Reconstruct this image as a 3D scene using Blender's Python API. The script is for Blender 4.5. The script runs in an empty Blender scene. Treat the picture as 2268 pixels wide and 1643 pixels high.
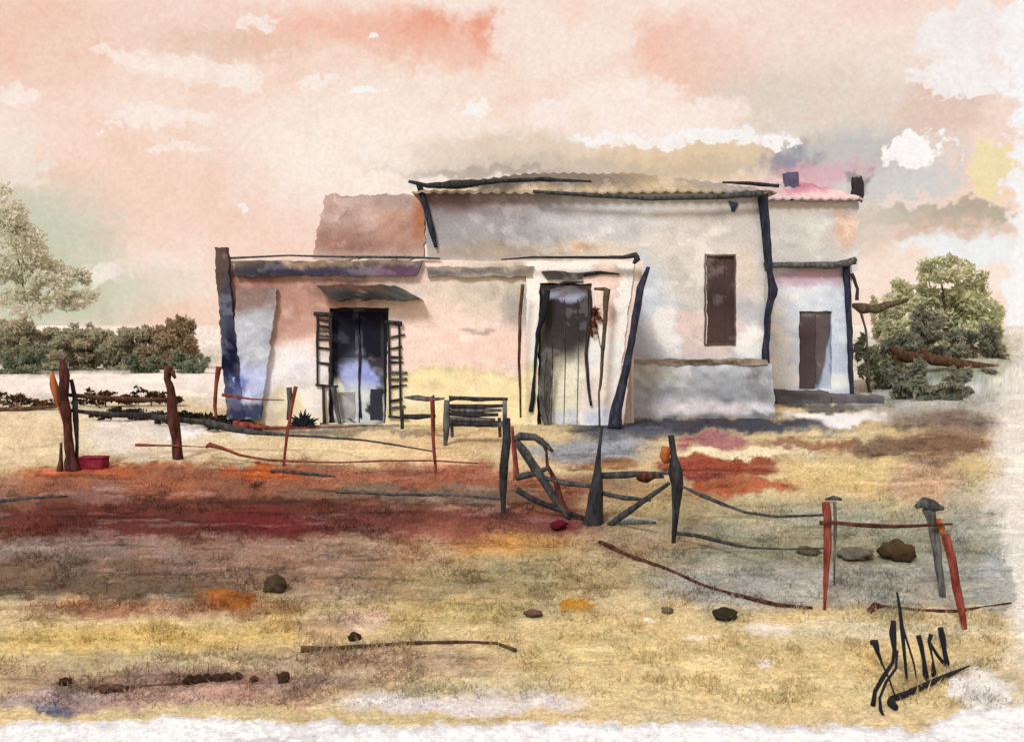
import bpy, bmesh, math, random
import numpy as np
from mathutils import Vector

# ------------------------------------------------------------------ camera
# photo coordinates used below: a 2268 x 1643 view of the photograph
F, CX, HY, CZ = 2200.0, 1134.0, 720.0, 2.0
scene = bpy.context.scene
cam_d = bpy.data.cameras.new('camera'); cam = bpy.data.objects.new('camera', cam_d)
scene.collection.objects.link(cam)
cam_d.sensor_width = 36.0; cam_d.lens = F / 2268 * 36
cam_d.shift_y = -(821.5 - HY) / 2268
cam.location = (0, 0, CZ); cam.rotation_euler = (math.radians(90), 0, 0)
cam_d.clip_end = 6000; cam_d.clip_start = 0.05
scene.camera = cam
vs = scene.view_settings
vs.view_transform = 'Standard'; vs.look = 'None'; vs.gamma = 1.0; vs.use_curve_mapping = False
vs.exposure = 0.0

def lin(c):
    return tuple(((x/255)/12.92 if x/255 <= 0.04045 else ((x/255+0.055)/1.055)**2.4) for x in c)

# ------------------------------------------------------------------ sky
SUN_EL, SUN_AZ = 42.0, 205.0           # sun behind the camera, to its left
scene.cycles.max_bounces = 5; scene.cycles.diffuse_bounces = 3
world = bpy.data.worlds.new('World'); scene.world = world; world.use_nodes = True
def build_world():
    nt = world.node_tree; N = nt.nodes; L = nt.links; N.clear()
    def node(t, **k):
        n = N.new(t)
        for a, b in k.items(): setattr(n, a, b)
        return n
    def math_(op, a, b=None):
        n = node('ShaderNodeMath', operation=op)
        for i, v in enumerate((a, b)):
            if v is None: continue
            if isinstance(v, (int, float)): n.inputs[i].default_value = v
            else: L.new(v, n.inputs[i])
        return n.outputs[0]
    tc = node('ShaderNodeTexCoord'); sep = node('ShaderNodeSeparateXYZ'); L.new(tc.outputs['Generated'], sep.inputs[0])
    az = math_('ARCTAN2', sep.outputs[0], sep.outputs[1])
    el = math_('ARCSINE', sep.outputs[2])
    def noise(scale, detail, rough=0.6):
        n = node('ShaderNodeTexNoise'); n.inputs['Scale'].default_value = scale
        n.inputs['Detail'].default_value = detail; n.inputs['Roughness'].default_value = rough
        L.new(tc.outputs['Generated'], n.inputs['Vector']); return n
    w1 = noise(9, 4, 0.66); w2 = noise(70, 2.5, 0.65)
    comb = node('ShaderNodeCombineXYZ'); L.new(az, comb.inputs[0]); L.new(el, comb.inputs[1])
    def warp(v, nz, amt):
        s = node('ShaderNodeVectorMath', operation='SUBTRACT'); L.new(nz.outputs['Color'], s.inputs[0]); s.inputs[1].default_value = (.5, .5, .5)
        m = node('ShaderNodeVectorMath', operation='MULTIPLY'); L.new(s.outputs[0], m.inputs[0]); m.inputs[1].default_value = (amt, amt*.6, 0)
        a = node('ShaderNodeVectorMath', operation='ADD'); L.new(v, a.inputs[0]); L.new(m.outputs[0], a.inputs[1]); return a.outputs[0]
    uv = warp(warp(comb.outputs[0], w1, 0.085), w2, 0.05)
    # base: peach and cream cloud bands all round
    nb = node('ShaderNodeTexNoise'); nb.inputs['Scale'].default_value = 5; nb.inputs['Detail'].default_value = 6
    mp = node('ShaderNodeMapping'); mp.inputs['Scale'].default_value = (1, 1, 2.4); L.new(tc.outputs['Generated'], mp.inputs[0]); L.new(mp.outputs[0], nb.inputs['Vector'])
    rp = node('ShaderNodeValToRGB'); L.new(nb.outputs[0], rp.inputs[0])
    e = rp.color_ramp.elements
    e[0].position = .3; e[0].color = (*lin((244, 205, 184)), 1); e[1].position = .72; e[1].color = (*lin((250, 236, 224)), 1)
    m_ = e.new(.5); m_.color = (*lin((247, 221, 204)), 1)
    col = rp.outputs[0]
    W = (251, 247, 244); C = (250, 234, 224); CR = (249, 228, 214)
    blobs = [  # u, v, ru, rv, colour, strength, softness
        (820, 340, 360, 140, (250, 236, 222), .9, .6), (300, 420, 260, 130, (244, 208, 188), .7, .6),
        (620, 520, 260, 70, (244, 206, 188), .6, .6), (140, 120, 160, 100, (242, 202, 182), .6, .6), (10, 60, 80, 110, (240, 198, 178), .5, .6),
        (420, 60, 200, 60, (242, 216, 202), .6, .6), (520, 95, 160, 26, (222, 186, 160), .5, .6),
        (820, 70, 260, 42, (242, 182, 156), .8, .7), (1075, 75, 42, 50, (234, 146, 116), .8, .5), (940, 75, 60, 40, (234, 150, 120), .7, .6),
        (960, 120, 170, 40, (240, 184, 158), .7, .6), (1500, 100, 110, 60, (241, 180, 154), .85, .6), (1590, 170, 130, 70, (241, 188, 162), .8, .6),
        (1750, 90, 300, 90, (243, 218, 206), .6, .6), (1820, 250, 300, 110, (226, 212, 197), .85, .6), (1700, 220, 120, 50, (218, 206, 192), .5, .6),
        (2080, 230, 90, 60, (226, 194, 176), .8, .4),
        (1560, 350, 260, 42, (223, 196, 156), .85, .5), (1150, 335, 200, 40, (218, 196, 170), .7, .6), (1300, 375, 330, 22, (186, 172, 152), .6, .7),
        (1900, 350, 180, 62, (190, 188, 182), .85, .55), (1980, 415, 140, 46, (208, 206, 202), .9, .35),
        (2065, 480, 190, 24, (178, 168, 146), .9, .25), (1850, 500, 170, 60, (214, 200, 182), .8, .5), (2110, 510, 120, 26, (212, 182, 162), .8, .4),
        (50, 540, 190, 140, (202, 204, 180), .95, .6), (100, 650, 260, 70, (196, 200, 174), .85, .6), (2140, 545, 150, 30, (238, 240, 240), .9, .4),
        (1745, 350, 50, 34, (120, 120, 152), .7, .6), (1820, 385, 110, 26, (222, 168, 176), .75, .6), (1912, 400, 26, 22, (92, 94, 102), .6, .6), (1100, 394, 190, 14, (140, 128, 116), .55, .6),
        # pale gaps with crisp ragged edges
        (430, 152, 150, 30, C, .95, .14), (235, 122, 60, 14, C, .95, .14), (530, 175, 45, 30, C, .9, .14), (45, 198, 62, 22, C, .95, .14),
        (360, 262, 110, 22, C, .9, .14), (252, 283, 30, 8, C, .9, .14), (395, 338, 60, 11, C, .9, .14), (688, 178, 58, 14, C, .95, .14),
        (826, 208, 36, 11, W, 1, .12), (568, 52, 45, 14, C, .9, .14), (820, 95, 12, 7, W, .9, .14), (1180, 70, 95, 82, CR, .9, .14), (1310, 85, 100, 34, CR, .9, .14),
        (1050, 245, 26, 13, W, .8, .14), (1230, 245, 80, 32, C, .95, .15), (1400, 215, 110, 36, C, .95, .15), (1500, 258, 170, 40, C, .95, .15),
        (1500, 303, 220, 15, W, .9, .13), (1720, 310, 30, 16, W, 1, .12), (45, 345, 62, 62, (240, 228, 212), .85, .15), (522, 455, 16, 9, W, .9, .14),
        (2035, 332, 62, 42, W, 1, .12), (2150, 70, 130, 62, (244, 236, 232), .95, .12), (2110, 165, 90, 42, (246, 240, 236), .95, .12),
        (2176, 380, 46, 70, (241, 222, 172), .95, .14), (2000, 445, 70, 10, (240, 214, 204), .8, .2), (2330, 120, 130, 150, (247, 244, 242), 1, .1), (2330, 330, 110, 240, (247, 244, 242), 1, .12),
        (2330, 640, 110, 160, (247, 244, 242), 1, .12), (230, 610, 50, 22, (246, 232, 222), .9, .15),
    ]
    for (u, v, ru, rv, c, s, soft) in blobs:
        if soft < .2 and u < 2000: soft, s = soft*1.7, s*.9
        a0 = math.atan2(u - CX, F); dx = u - CX
        e0 = math.atan2(HY - v, math.hypot(F, dx)); ca = math.cos(a0)
        sb = node('ShaderNodeVectorMath', operation='SUBTRACT'); L.new(uv, sb.inputs[0]); sb.inputs[1].default_value = (a0, e0, 0)
        ml = node('ShaderNodeVectorMath', operation='MULTIPLY'); L.new(sb.outputs[0], ml.inputs[0])
        ml.inputs[1].default_value = (F/(ru*ca*ca), F/(rv*ca), 0)
        ln = node('ShaderNodeVectorMath', operation='LENGTH'); L.new(ml.outputs[0], ln.inputs[0])
        mr = node('ShaderNodeMapRange', interpolation_type='SMOOTHSTEP'); L.new(ln.outputs['Value'], mr.inputs[0])
        mr.inputs[1].default_value = 1+soft; mr.inputs[2].default_value = 1-soft; mr.inputs[3].default_value = 0; mr.inputs[4].default_value = s
        mx = node('ShaderNodeMix', data_type='RGBA'); L.new(mr.outputs[0], mx.inputs[0]); L.new(col, mx.inputs[6]); mx.inputs[7].default_value = (*lin(c), 1)
        col = mx.outputs[2]
    mo = noise(34, 3, 0.7)                               # mottled peach grain
    mm = node('ShaderNodeMapRange'); L.new(mo.outputs[0], mm.inputs[0]); mm.inputs[1].default_value = .48; mm.inputs[2].default_value = .72; mm.inputs[3].default_value = 0; mm.inputs[4].default_value = .34
    mt = node('ShaderNodeMix', data_type='RGBA', blend_type='MULTIPLY'); L.new(mm.outputs[0], mt.inputs[0]); L.new(col, mt.inputs[6]); mt.inputs[7].default_value = (.95, .76, .66, 1)
    col = mt.outputs[2]
    gr = noise(230, 1.5, 0.7)
    g2 = node('ShaderNodeMapRange'); L.new(gr.outputs[0], g2.inputs[0]); g2.inputs[1].default_value = .3; g2.inputs[2].default_value = .7; g2.inputs[3].default_value = .94; g2.inputs[4].default_value = 1.04
    vm = node('ShaderNodeVectorMath', operation='SCALE'); L.new(col, vm.inputs[0]); L.new(g2.outputs[0], vm.inputs['Scale'])
    b1 = node('ShaderNodeBackground'); L.new(vm.outputs[0], b1.inputs[0]); b1.inputs[1].default_value = 1.06
    sky = node('ShaderNodeTexSky', sky_type='NISHITA'); sky.sun_disc = False
    sky.sun_elevation = math.radians(SUN_EL); sky.sun_rotation = math.radians(SUN_AZ)
    b2 = node('ShaderNodeBackground'); L.new(sky.outputs[0], b2.inputs[0]); b2.inputs[1].default_value = 0.08
    mix = node('ShaderNodeMixShader'); mix.inputs[0].default_value = 0.94; L.new(b2.outputs[0], mix.inputs[1]); L.new(b1.outputs[0], mix.inputs[2])
    out = node('ShaderNodeOutputWorld'); L.new(mix.outputs[0], out.inputs[0])
build_world()
world.cycles.sampling_method = 'MANUAL'; world.cycles.sample_map_resolution = 256

sun_d = bpy.data.lights.new('sun', 'SUN'); sun_d.energy = 2.6; sun_d.angle = math.radians(14); sun_d.color = (1.0, .98, .95)
sun = bpy.data.objects.new('sun', sun_d); scene.collection.objects.link(sun)
_a, _e = math.radians(SUN_AZ), math.radians(SUN_EL)
sun.rotation_euler = (-Vector((math.sin(_a)*math.cos(_e), math.cos(_a)*math.cos(_e), math.sin(_e)))).to_track_quat('-Z', 'Y').to_euler()

# ------------------------------------------------------------------ helpers
rng = np.random.default_rng(7); random.seed(7)
coll = scene.collection
TAB = np.random.default_rng(11).random((256, 256)).astype(np.float32)
def vnoise(x, y):
    xi = np.floor(x).astype(int); yi = np.floor(y).astype(int); fx = x-xi; fy = y-yi
    fx = fx*fx*(3-2*fx); fy = fy*fy*(3-2*fy)
    a = TAB[xi & 255, yi & 255]; b = TAB[(xi+1) & 255, yi & 255]; c = TAB[xi & 255, (yi+1) & 255]; d = TAB[(xi+1) & 255, (yi+1) & 255]
    return (a*(1-fx)+b*fx)*(1-fy)+(c*(1-fx)+d*fx)*fy
def fbm(x, y, oct=4):
    x = np.asarray(x, float); y = np.asarray(y, float); s = 0; a = .5; t = 0
    for i in range(oct):
        s = s+a*vnoise(x+17.3*i, y+5.1*i); t += a; a *= .55; x = x*2.03; y = y*2.03
    return s/t-.5
def LIN(c):
    c = np.array(c, float)/255
    return np.where(c <= .04045, c/12.92, ((c+.055)/1.055)**2.4)
WB3 = np.array([1.13, 1.0, .89])     # the light here is peach-warm
def wash(u, v, base, blobs, illum, stretch=1.0, warp=1.0, flakes=True):
    """albedo of blotchy stained surface; u, v: where each point falls in the photograph"""
    col = np.tile(LIN(base), (len(u), 1))
    wu = u+warp*(fbm(u/60, v/45, 5)*70*stretch+fbm(u/11+50, v/9, 3)*16*stretch)
    wv = v+warp*(fbm(u/60+90, v/45+30, 5)*42+fbm(u/11+20, v/9+70, 3)*12)
    for (cx, cy, rx, ry, c, s, soft) in blobs:
        d = np.hypot((wu-cx)/rx, (wv-cy)/ry)
        m = np.clip((1+soft-d)/(2*soft), 0, 1); m = m*m*(3-2*m)
        c_ = LIN(c)[None, :]
        if soft < .3:                                   # pigment gathers along a crisp edge
            ring = np.exp(-((d-.95)/.07)**2)[:, None]*.22
            c_ = c_*(1-ring)
        col = col*(1-s*m[:, None])+c_*(s*m[:, None])
    if flakes:                                          # flaked and scrubbed patches, dark dry streaks
        def edge(q, t, w=.018): return np.clip((q-t)/w, 0, 1)[:, None]
        if stretch > 1:
            dk = np.clip(1.25-1.6*col.mean(1, keepdims=True), 0, 1)   # streaks do not cross the bare chalk
            hue = fbm(u/55+3, v/24+8, 4)[:, None]*dk; col = col*(1+hue*np.array([.5, .75, 1.0])*.9)
            hue = fbm(u/80+63, v/30+18, 4)[:, None]*dk; col = col*(1+hue*np.array([.9, .5, .2])*.7)
            p = edge(fbm(u/120+31, v/12+9, 5), .165); col = col*(1-.5*p)+col*np.array([1.25, 1.2, 1.12])*.5*p+.05*p
            d = edge(fbm(u/150+77, v/8+55, 5), .15, .05); col = col*(1-.42*d*dk)
            d = edge(fbm(u/30+7, v/9+5, 4), .16, .06); col = col*(1-.4*d*dk)
        else:
            p = edge(fbm(u/42+31, v/30+9, 5), .13); col = col*(1-.3*p)+LIN((252, 246, 240))*np.clip(col*1.6, 0, 1)**.5*.3*p
            d = edge(fbm(u/50+77, v/34+55, 5), .12, .09); col = col*(1-.34*d)+.34*d*col*np.array([.55, .56, .62])
    n = 1+fbm(u/30+7, v/16+3, 5)*.34
    col = col*n[:, None]
    return np.clip(col/(illum*WB3), .004, .86)

def G(x, y):
    """ground height: level round the house, falling gently towards the camera, a bank on the right"""
    x = np.asarray(x, float); y = np.asarray(y, float)
    z = -0.075*np.clip(17-y, 0, 12.5)
    z = z+1.0*np.exp(-((x-14.2)/3.2)**2-((y-30)/2.6)**2)
    return z
def P(u, v, y): return Vector(((u-CX)*y/F, y, CZ+(HY-v)*y/F))
def hit(u, v):
    """the point of the ground seen at photo position u, v"""
    y = 15.0
    for i in range(60):
        y = .5*y+.5*min(F*(CZ-float(G((u-CX)*y/F, y)))/max(v-HY, 4), 3000)
    return P(u, v, y)

def link(name, me, mat, parent=None, smooth=False):
    o = bpy.data.objects.new(name, me); coll.objects.link(o)
    if mat is not None: me.materials.append(mat)
    if parent is not None: o.parent = parent
    if smooth:
        me.polygons.foreach_set('use_smooth', [True]*len(me.polygons))
    return o
def tag(o, label=None, cat=None, group=None, kind=None):
    if label: o['label'] = label
    if cat: o['category'] = cat
    if group: o['group'] = group
    if kind: o['kind'] = kind
    return o
def empty(name, label, cat, group=None, loc=(0, 0, 0)):
    o = bpy.data.objects.new(name, None); coll.objects.link(o); o.empty_display_size = .1
    o.location = loc
    return tag(o, label, cat, group)
def set_col(me, col):
    a = me.color_attributes.new('Col', 'FLOAT_COLOR', 'POINT')
    a.data.foreach_set('color', np.concatenate([col, np.ones((len(col), 1))], 1).astype(np.float32).ravel())

# ------------------------------------------------------------------ materials
def mat_wash(name, scale=26, amp=.5, bump=.25, rough=.95):
    m = bpy.data.materials.new(name); m.use_nodes = True; nt = m.node_tree; N = nt.nodes; L = nt.links
    b = N['Principled BSDF']; b.inputs['Roughness'].default_value = rough; b.inputs['Specular IOR Level'].default_value = .15
    at = N.new('ShaderNodeAttribute'); at.attribute_name = 'Col'
    tc = N.new('ShaderNodeTexCoord')
    n1 = N.new('ShaderNodeTexNoise'); n1.inputs['Scale'].default_value = scale; n1.inputs['Detail'].default_value = 5; n1.inputs['Roughness'].default_value = .7
    L.new(tc.outputs['Object'], n1.inputs['Vector'])
    r = N.new('ShaderNodeMapRange'); L.new(n1.outputs[0], r.inputs[0]); r.inputs[1].default_value = .3; r.inputs[2].default_value = .7
    r.inputs[3].default_value = 1-amp*.55; r.inputs[4].default_value = 1+amp*.45
    s = N.new('ShaderNodeVectorMath'); s.operation = 'SCALE'; L.new(at.outputs['Color'], s.inputs[0]); L.new(r.outputs[0], s.inputs['Scale'])
    L.new(s.outputs[0], b.inputs['Base Color'])
    bp = N.new('ShaderNodeBump'); bp.inputs['Strength'].default_value = bump; bp.inputs['Distance'].default_value = .03
    L.new(n1.outputs[0], bp.inputs['Height']); L.new(bp.outputs[0], b.inputs['Normal'])
    return m
def mat_wood(name, c, c2=None, scale=14, rough=.85):
    m = bpy.data.materials.new(name); m.use_nodes = True; nt = m.node_tree; N = nt.nodes; L = nt.links
    b = N['Principled BSDF']; b.inputs['Roughness'].default_value = rough; b.inputs['Specular IOR Level'].default_value = .25
    tc = N.new('ShaderNodeTexCoord'); mp = N.new('ShaderNodeMapping'); mp.inputs['Scale'].default_value = (1, 1, .25); L.new(tc.outputs['Object'], mp.inputs[0])
    n1 = N.new('ShaderNodeTexNoise'); n1.inputs['Scale'].default_value = scale; n1.inputs['Detail'].default_value = 7; n1.inputs['Roughness'].default_value = .75
    L.new(mp.outputs[0], n1.inputs['Vector'])
    rp = N.new('ShaderNodeValToRGB'); L.new(n1.outputs[0], rp.inputs[0]); e = rp.color_ramp.elements
    c2 = c2 or tuple(min(255, x*1.7+18) for x in c)
    e[0].position = .42; e[0].color = (*lin(c), 1); e[1].position = .74; e[1].color = (*lin(c2), 1)
    L.new(rp.outputs[0], b.inputs['Base Color'])
    bp = N.new('ShaderNodeBump'); bp.inputs['Strength'].default_value = .5; bp.inputs['Distance'].default_value = .01
    L.new(n1.outputs[0], bp.inputs['Height']); L.new(bp.outputs[0], b.inputs['Normal'])
    return m
def mat_leaf(name):
    m = mat_wash(name, 9, .3, 0, .7); nt = m.node_tree; N = nt.nodes; L = nt.links
    tr = N.new('ShaderNodeBsdfTranslucent'); at = [q for q in N if q.type == 'ATTRIBUTE'][0]; L.new(at.outputs['Color'], tr.inputs[0])
    mx = N.new('ShaderNodeMixShader'); mx.inputs[0].default_value = .5
    L.new(N['Principled BSDF'].outputs[0], mx.inputs[1]); L.new(tr.outputs[0], mx.inputs[2]); L.new(mx.outputs[0], N['Material Output'].inputs[0])
    return m
M = dict(
    ground=mat_wash('earth_and_dry_grass', 24, .5, .5), plaster=mat_wash('stained_plaster', 20, .34, .16), paint=mat_wash('weathered_paint', 30, .45, .25),
    roof=mat_wash('rusted_roof_sheet', 16, .5, .3), leaf=mat_leaf('leaf'), rock=mat_wash('stone', 26, .5, .4),
    black=mat_wood('charred_black_timber', (22, 23, 27), (70, 72, 76)), navy=mat_wood('navy_painted_timber', (20, 23, 38), (66, 70, 90)),
    grey=mat_wood('weathered_grey_timber', (52, 56, 60), (128, 130, 130)), maroon=mat_wood('maroon_timber', (42, 18, 16), (112, 66, 54)),
    red=mat_wood('red_oxide_metal', (92, 28, 24), (158, 92, 78)), brown=mat_wood('dark_brown_timber', (50, 34, 22), (116, 86, 58)),
    crimson=mat_wood('crimson_paint', (104, 14, 38), (140, 44, 66)), wire=mat_wood('dark_wire', (36, 40, 44), (96, 100, 100)),
    umber=mat_wood('umber_shutter', (66, 52, 46), (98, 80, 70)), orange=mat_wood('orange_rust', (134, 68, 30), (196, 136, 84)),
    bark=mat_wood('bark', (58, 48, 38), (120, 104, 86)), ink=mat_wood('ink_black', (12, 16, 24), (30, 36, 46)))

# ------------------------------------------------------------------ mesh builders
def tube_mesh(pts, radii, seg=8, rough=.12, name='tube', seed=0):
    r = np.random.default_rng(seed+len(pts)*13+int(abs(pts[0][0])*997) % 5000)
    pts = [Vector(p) for p in pts]; s0 = r.random()*200
    # resample
    P2, R2 = [], []
    for i in range(len(pts)-1):
        n = max(2, min(14, int((pts[i+1]-pts[i]).length/.07)))
        for k in range(n):
            t = k/n; P2.append(pts[i].lerp(pts[i+1], t)); R2.append(radii[i]*(1-t)+radii[i+1]*t)
    P2.append(pts[-1]); R2.append(radii[-1])
    verts, faces = [], []
    ii = np.arange(len(P2)); f1 = fbm(ii*.33+s0, ii*0+s0*.7, 3); f2 = fbm(ii*.25+s0, ii*0+9., 2); f3 = fbm(ii*.25, ii*0+s0+3., 2)
    kk = np.arange(seg); fq = fbm(ii[:, None]*.22+s0+0*kk, np.abs(kk-seg/2)[None, :]*.9+s0+0*ii[:, None], 3)
    for i, p in enumerate(P2):
        d = (P2[min(i+1, len(P2)-1)]-P2[max(i-1, 0)]).normalized()
        a = d.cross(Vector((0, 1, 0)) if abs(d.y) < .9 else Vector((1, 0, 0))).normalized(); b = d.cross(a).normalized()
        rr = R2[i]*(1+rough*2.2*f1[i]); off = (a*f2[i]+b*f3[i])*R2[i]*rough*2.5
        for k in range(seg):
            an = 2*math.pi*k/seg; q = rr*(1+rough*2.4*fq[i, k])
            verts.append(tuple(p+off+a*math.cos(an)*q+b*math.sin(an)*q))
    for i in range(len(P2)-1):
        for k in range(seg):
            faces.append((i*seg+k, i*seg+(k+1) % seg, (i+1)*seg+(k+1) % seg, (i+1)*seg+k))
    faces.append(tuple(range(seg))[::-1]); faces.append(tuple((len(P2)-1)*seg+k for k in range(seg)))
    me = bpy.data.meshes.new(name); me.from_pydata(verts, [], faces); me.update()
    return me
def tube(name, pts, radii, mat, parent=None, seg=8, rough=.12, seed=0):
    if isinstance(radii, (int, float)): radii = [radii]*len(pts)
    return link(name, tube_mesh(pts, radii, seg, rough, name, seed), mat, parent, True)
def stick(name, uvw, y, mat, parent=None, rough=.12, seg=8):
    """tube through photo positions (u, v, width) standing at depth y (or one depth per point)"""
    ys = y if isinstance(y, (list, tuple)) else [y]*len(uvw)
    return tube(name, [P(a[0], a[1], yy) for a, yy in zip(uvw, ys)], [a[2]*.5*yy/F for a, yy in zip(uvw, ys)], mat, parent, seg, rough)

def sheet(name, u0, u1, v0, v1, y, thick, base, blobs, illum=1.0, mat='plaster', parent=None, holes=(), cell=7, wob=3.0, rel=.02, shear=(0, 0, 0, 0), warp=1.0):
    """upright slab facing the camera; front face is a fine grid with holes, real reveals and thickness; edges uneven.
    shear = sideways offset of corners (tl, tr, br, bl) in photo units"""
    us = set(np.linspace(u0, u1, max(2, int((u1-u0)/cell)+1))); vsx = set(np.linspace(v0, v1, max(2, int((v1-v0)/cell)+1)))
    for h in holes: us |= {h[0], h[1]}; vsx |= {h[2], h[3]}
    us = sorted(x for x in us if u0 <= x <= u1); vsx = sorted(x for x in vsx if v0 <= x <= v1)
    U, V = np.meshgrid(us, vsx); nv, nu = U.shape
    u = U.ravel(); v = V.ravel()
    tl, tr, br, bl = shear
    fu = (u-u0)/(u1-u0); fv = (v-v0)/(v1-v0)
    uu = u+(tl*(1-fu)+tr*fu)*(1-fv)+(bl*(1-fu)+br*fu)*fv+wob*(fbm(u/23+y, v/14, 3)*2)
    vv = v+wob*(fbm(u/23+40, v/14+y, 3)*2)
    X = (uu-CX)*y/F; Z = CZ+(HY-vv)*y/F; Y = y+rel*2*fbm(u/18+3, v/18+y, 4)
    col = wash(uu, vv, base, blobs, illum, warp=warp)
    n = nu*nv
    keep = np.ones((nv-1, nu-1), bool)
    uc = .5*(np.array(us)[1:]+np.array(us)[:-1]); vc = .5*(np.array(vsx)[1:]+np.array(vsx)[:-1])
    for h in holes:
        keep &= ~(((uc > h[0]) & (uc < h[1]))[None, :] & ((vc > h[2]) & (vc < h[3]))[:, None])
    verts = np.concatenate([np.stack([X, Y, Z], 1), np.stack([X, np.full(n, y+thick), Z], 1)])
    faces = []
    def cellk(j, i): return 0 <= j < nv-1 and 0 <= i < nu-1 and keep[j, i]
    for j in range(nv-1):
        for i in range(nu-1):
            if not keep[j, i]: continue
            a, b, c, d = j*nu+i, j*nu+i+1, (j+1)*nu+i+1, (j+1)*nu+i
            faces.append((a, d, c, b)); faces.append((n+a, n+b, n+c, n+d))
            if not cellk(j-1, i): faces.append((a, b, n+b, n+a))
            if not cellk(j+1, i): faces.append((d, n+d, n+c, c))
            if not cellk(j, i-1): faces.append((a, n+a, n+d, d))
            if not cellk(j, i+1): faces.append((b, c, n+c, n+b))
    me = bpy.data.meshes.new(name); me.from_pydata(verts.tolist(), [], faces); me.update()
    set_col(me, np.concatenate([col, col]))
    o = link(name, me, M[mat], parent, True); me.set_sharp_from_angle(angle=math.radians(48)); return o

def leaf_cloud(clumps, n, size, cols, seed=0, flat=.8):
    """many small bent leaf faces through a volume of clumps (centre, radii)"""
    r = np.random.default_rng(seed)
    sub = []
    for c, rad in clumps:
        for k in range(9):
            d = r.normal(size=3); d /= np.linalg.norm(d)
            sub.append((np.array(c)+d*np.array(rad)*(.35+.6*r.random()), np.array(rad)*(.22+.3*r.random())))
    clumps = sub
    w = np.array([c[1][0]*c[1][2] for c in clumps]); w = w/w.sum()
    idx = r.choice(len(clumps), n, p=w)
    cen = np.array([c[0] for c in clumps])[idx]; rad = np.array([c[1] for c in clumps])[idx]
    d = r.normal(size=(n, 3)); d /= np.linalg.norm(d, axis=1)[:, None]
    pos = cen+d*rad*(r.random((n, 1))**.42)
    a = r.normal(size=(n, 3)); a /= np.linalg.norm(a, axis=1)[:, None]
    b = np.cross(a, r.normal(size=(n, 3))); b /= np.linalg.norm(b, axis=1)[:, None]
    s = size*(.55+.9*r.random((n, 1)))
    p0 = pos-a*s; p1 = pos+b*s*.45; p2 = pos+a*s; p3 = pos-b*s*.45+np.cross(a, b)*s*.25
    verts = np.stack([p0, p1, p2, p3], 1).reshape(-1, 3)
    q = np.arange(n)*4
    faces = np.stack([q, q+1, q+2, q+3], 1)
    cl = np.array([LIN(c) for c in cols])
    tone = np.random.default_rng(seed+5).integers(0, len(cols), len(clumps))
    pick = np.where(r.random(n) < .6, tone[idx], r.integers(0, len(cols), n))
    col = cl[pick]*(.82+.36*r.random((n, 1)))
    return verts, faces, np.repeat(np.clip(col, .005, .8), 4, 0)
def leaf_obj(name, data, parent=None, mat='leaf'):
    me = bpy.data.meshes.new(name); me.from_pydata(data[0].tolist(), [], data[1].tolist()); me.update(); set_col(me, data[2])
    return link(name, me, M[mat], parent)

def tree(name, label, cat, u, vbase, y, clumps_px, n, size, cols, group=None, seed=0, trunk_w=14):
    """clumps_px: (u, v, ru, rv) in the photo at the depth y; trunk rises from the ground below"""
    x = (u-CX)*y/F; base = Vector((x, y, float(G(x, y))))
    t = empty(name, label, cat, group, base)
    r = np.random.default_rng(seed+3)
    cl = []
    for (a, b, ra, rb) in clumps_px:
        c = P(a, b, y+r.normal()*.25); cl.append((tuple(c), (ra*y/F, ra*y/F*.8, rb*y/F)))
    bm = bmesh.new()
    top = Vector(np.mean([c[0] for c in cl], axis=0))
    rw = trunk_w*.5*y/F
    segs = [([base-Vector((0, 0, .15)), base.lerp(top, .35)+Vector((r.normal()*.06, 0, 0)), base.lerp(top, .75)], [rw*1.25, rw*.85, rw*.5])]
    for c in cl:
        q = Vector(c[0]); s = base.lerp(top, .3+.4*r.random())
        segs.append(([s, s.lerp(q, .55)+Vector((0, 0, .12*(q-s).length)), q], [rw*.5, rw*.3, rw*.1]))
    for i, (pts, rad) in enumerate(segs):
        me = tube_mesh(pts, rad, 6, .1, 'limb', i); bm.from_mesh(me); bpy.data.meshes.remove(me)
    me = bpy.data.meshes.new('trunk'); bm.to_mesh(me); bm.free()
    me.transform(__import__('mathutils').Matrix.Translation(-base))
    link('trunk' if cat == 'tree' else 'stem', me, M['bark'], t, True)
    v, f, c = leaf_cloud(cl, n, size, cols, seed)
    leaf_obj('crown' if cat == 'tree' else 'foliage', (v-np.array(base), f, c), t)
    return t

def stone(name, label, u, v, w, h, c, cat='stone', group=None, seed=0, y=None):
    p = hit(u, v+h*.5) if y is None else P(u, v+h*.5, y)
    k = p.y/F
    r = np.random.default_rng(seed+int(u)); bm = bmesh.new(); bmesh.ops.create_icosphere(bm, subdivisions=3, radius=1)
    for q in bm.verts:
        n = float(fbm([q.co.x*1.7+seed], [q.co.y*1.7+q.co.z*2.1+u], 3)[0])
        q.co *= 1+n*.9
        q.co = Vector((q.co.x*w*.5*k, q.co.y*w*.42*k, max(q.co.z, -.75)*h*.55*k))
    me = bpy.data.meshes.new(name); bm.to_mesh(me); bm.free()
    n = len(me.vertices); co = np.zeros(n*3); me.vertices.foreach_get('co', co); co = co.reshape(-1, 3)
    col = LIN(c)[None, :]*(1+1.2*fbm(co[:, 0]*20+u, co[:, 2]*25, 3))[:, None]
    set_col(me, np.clip(col, .004, .8))
    o = link(name, me, M['rock'], None, True); o.location = (p.x, p.y, p.z+h*.36*k)
    o.rotation_euler.z = r.random()*.6-.3
    return tag(o, label, cat, group)

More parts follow.
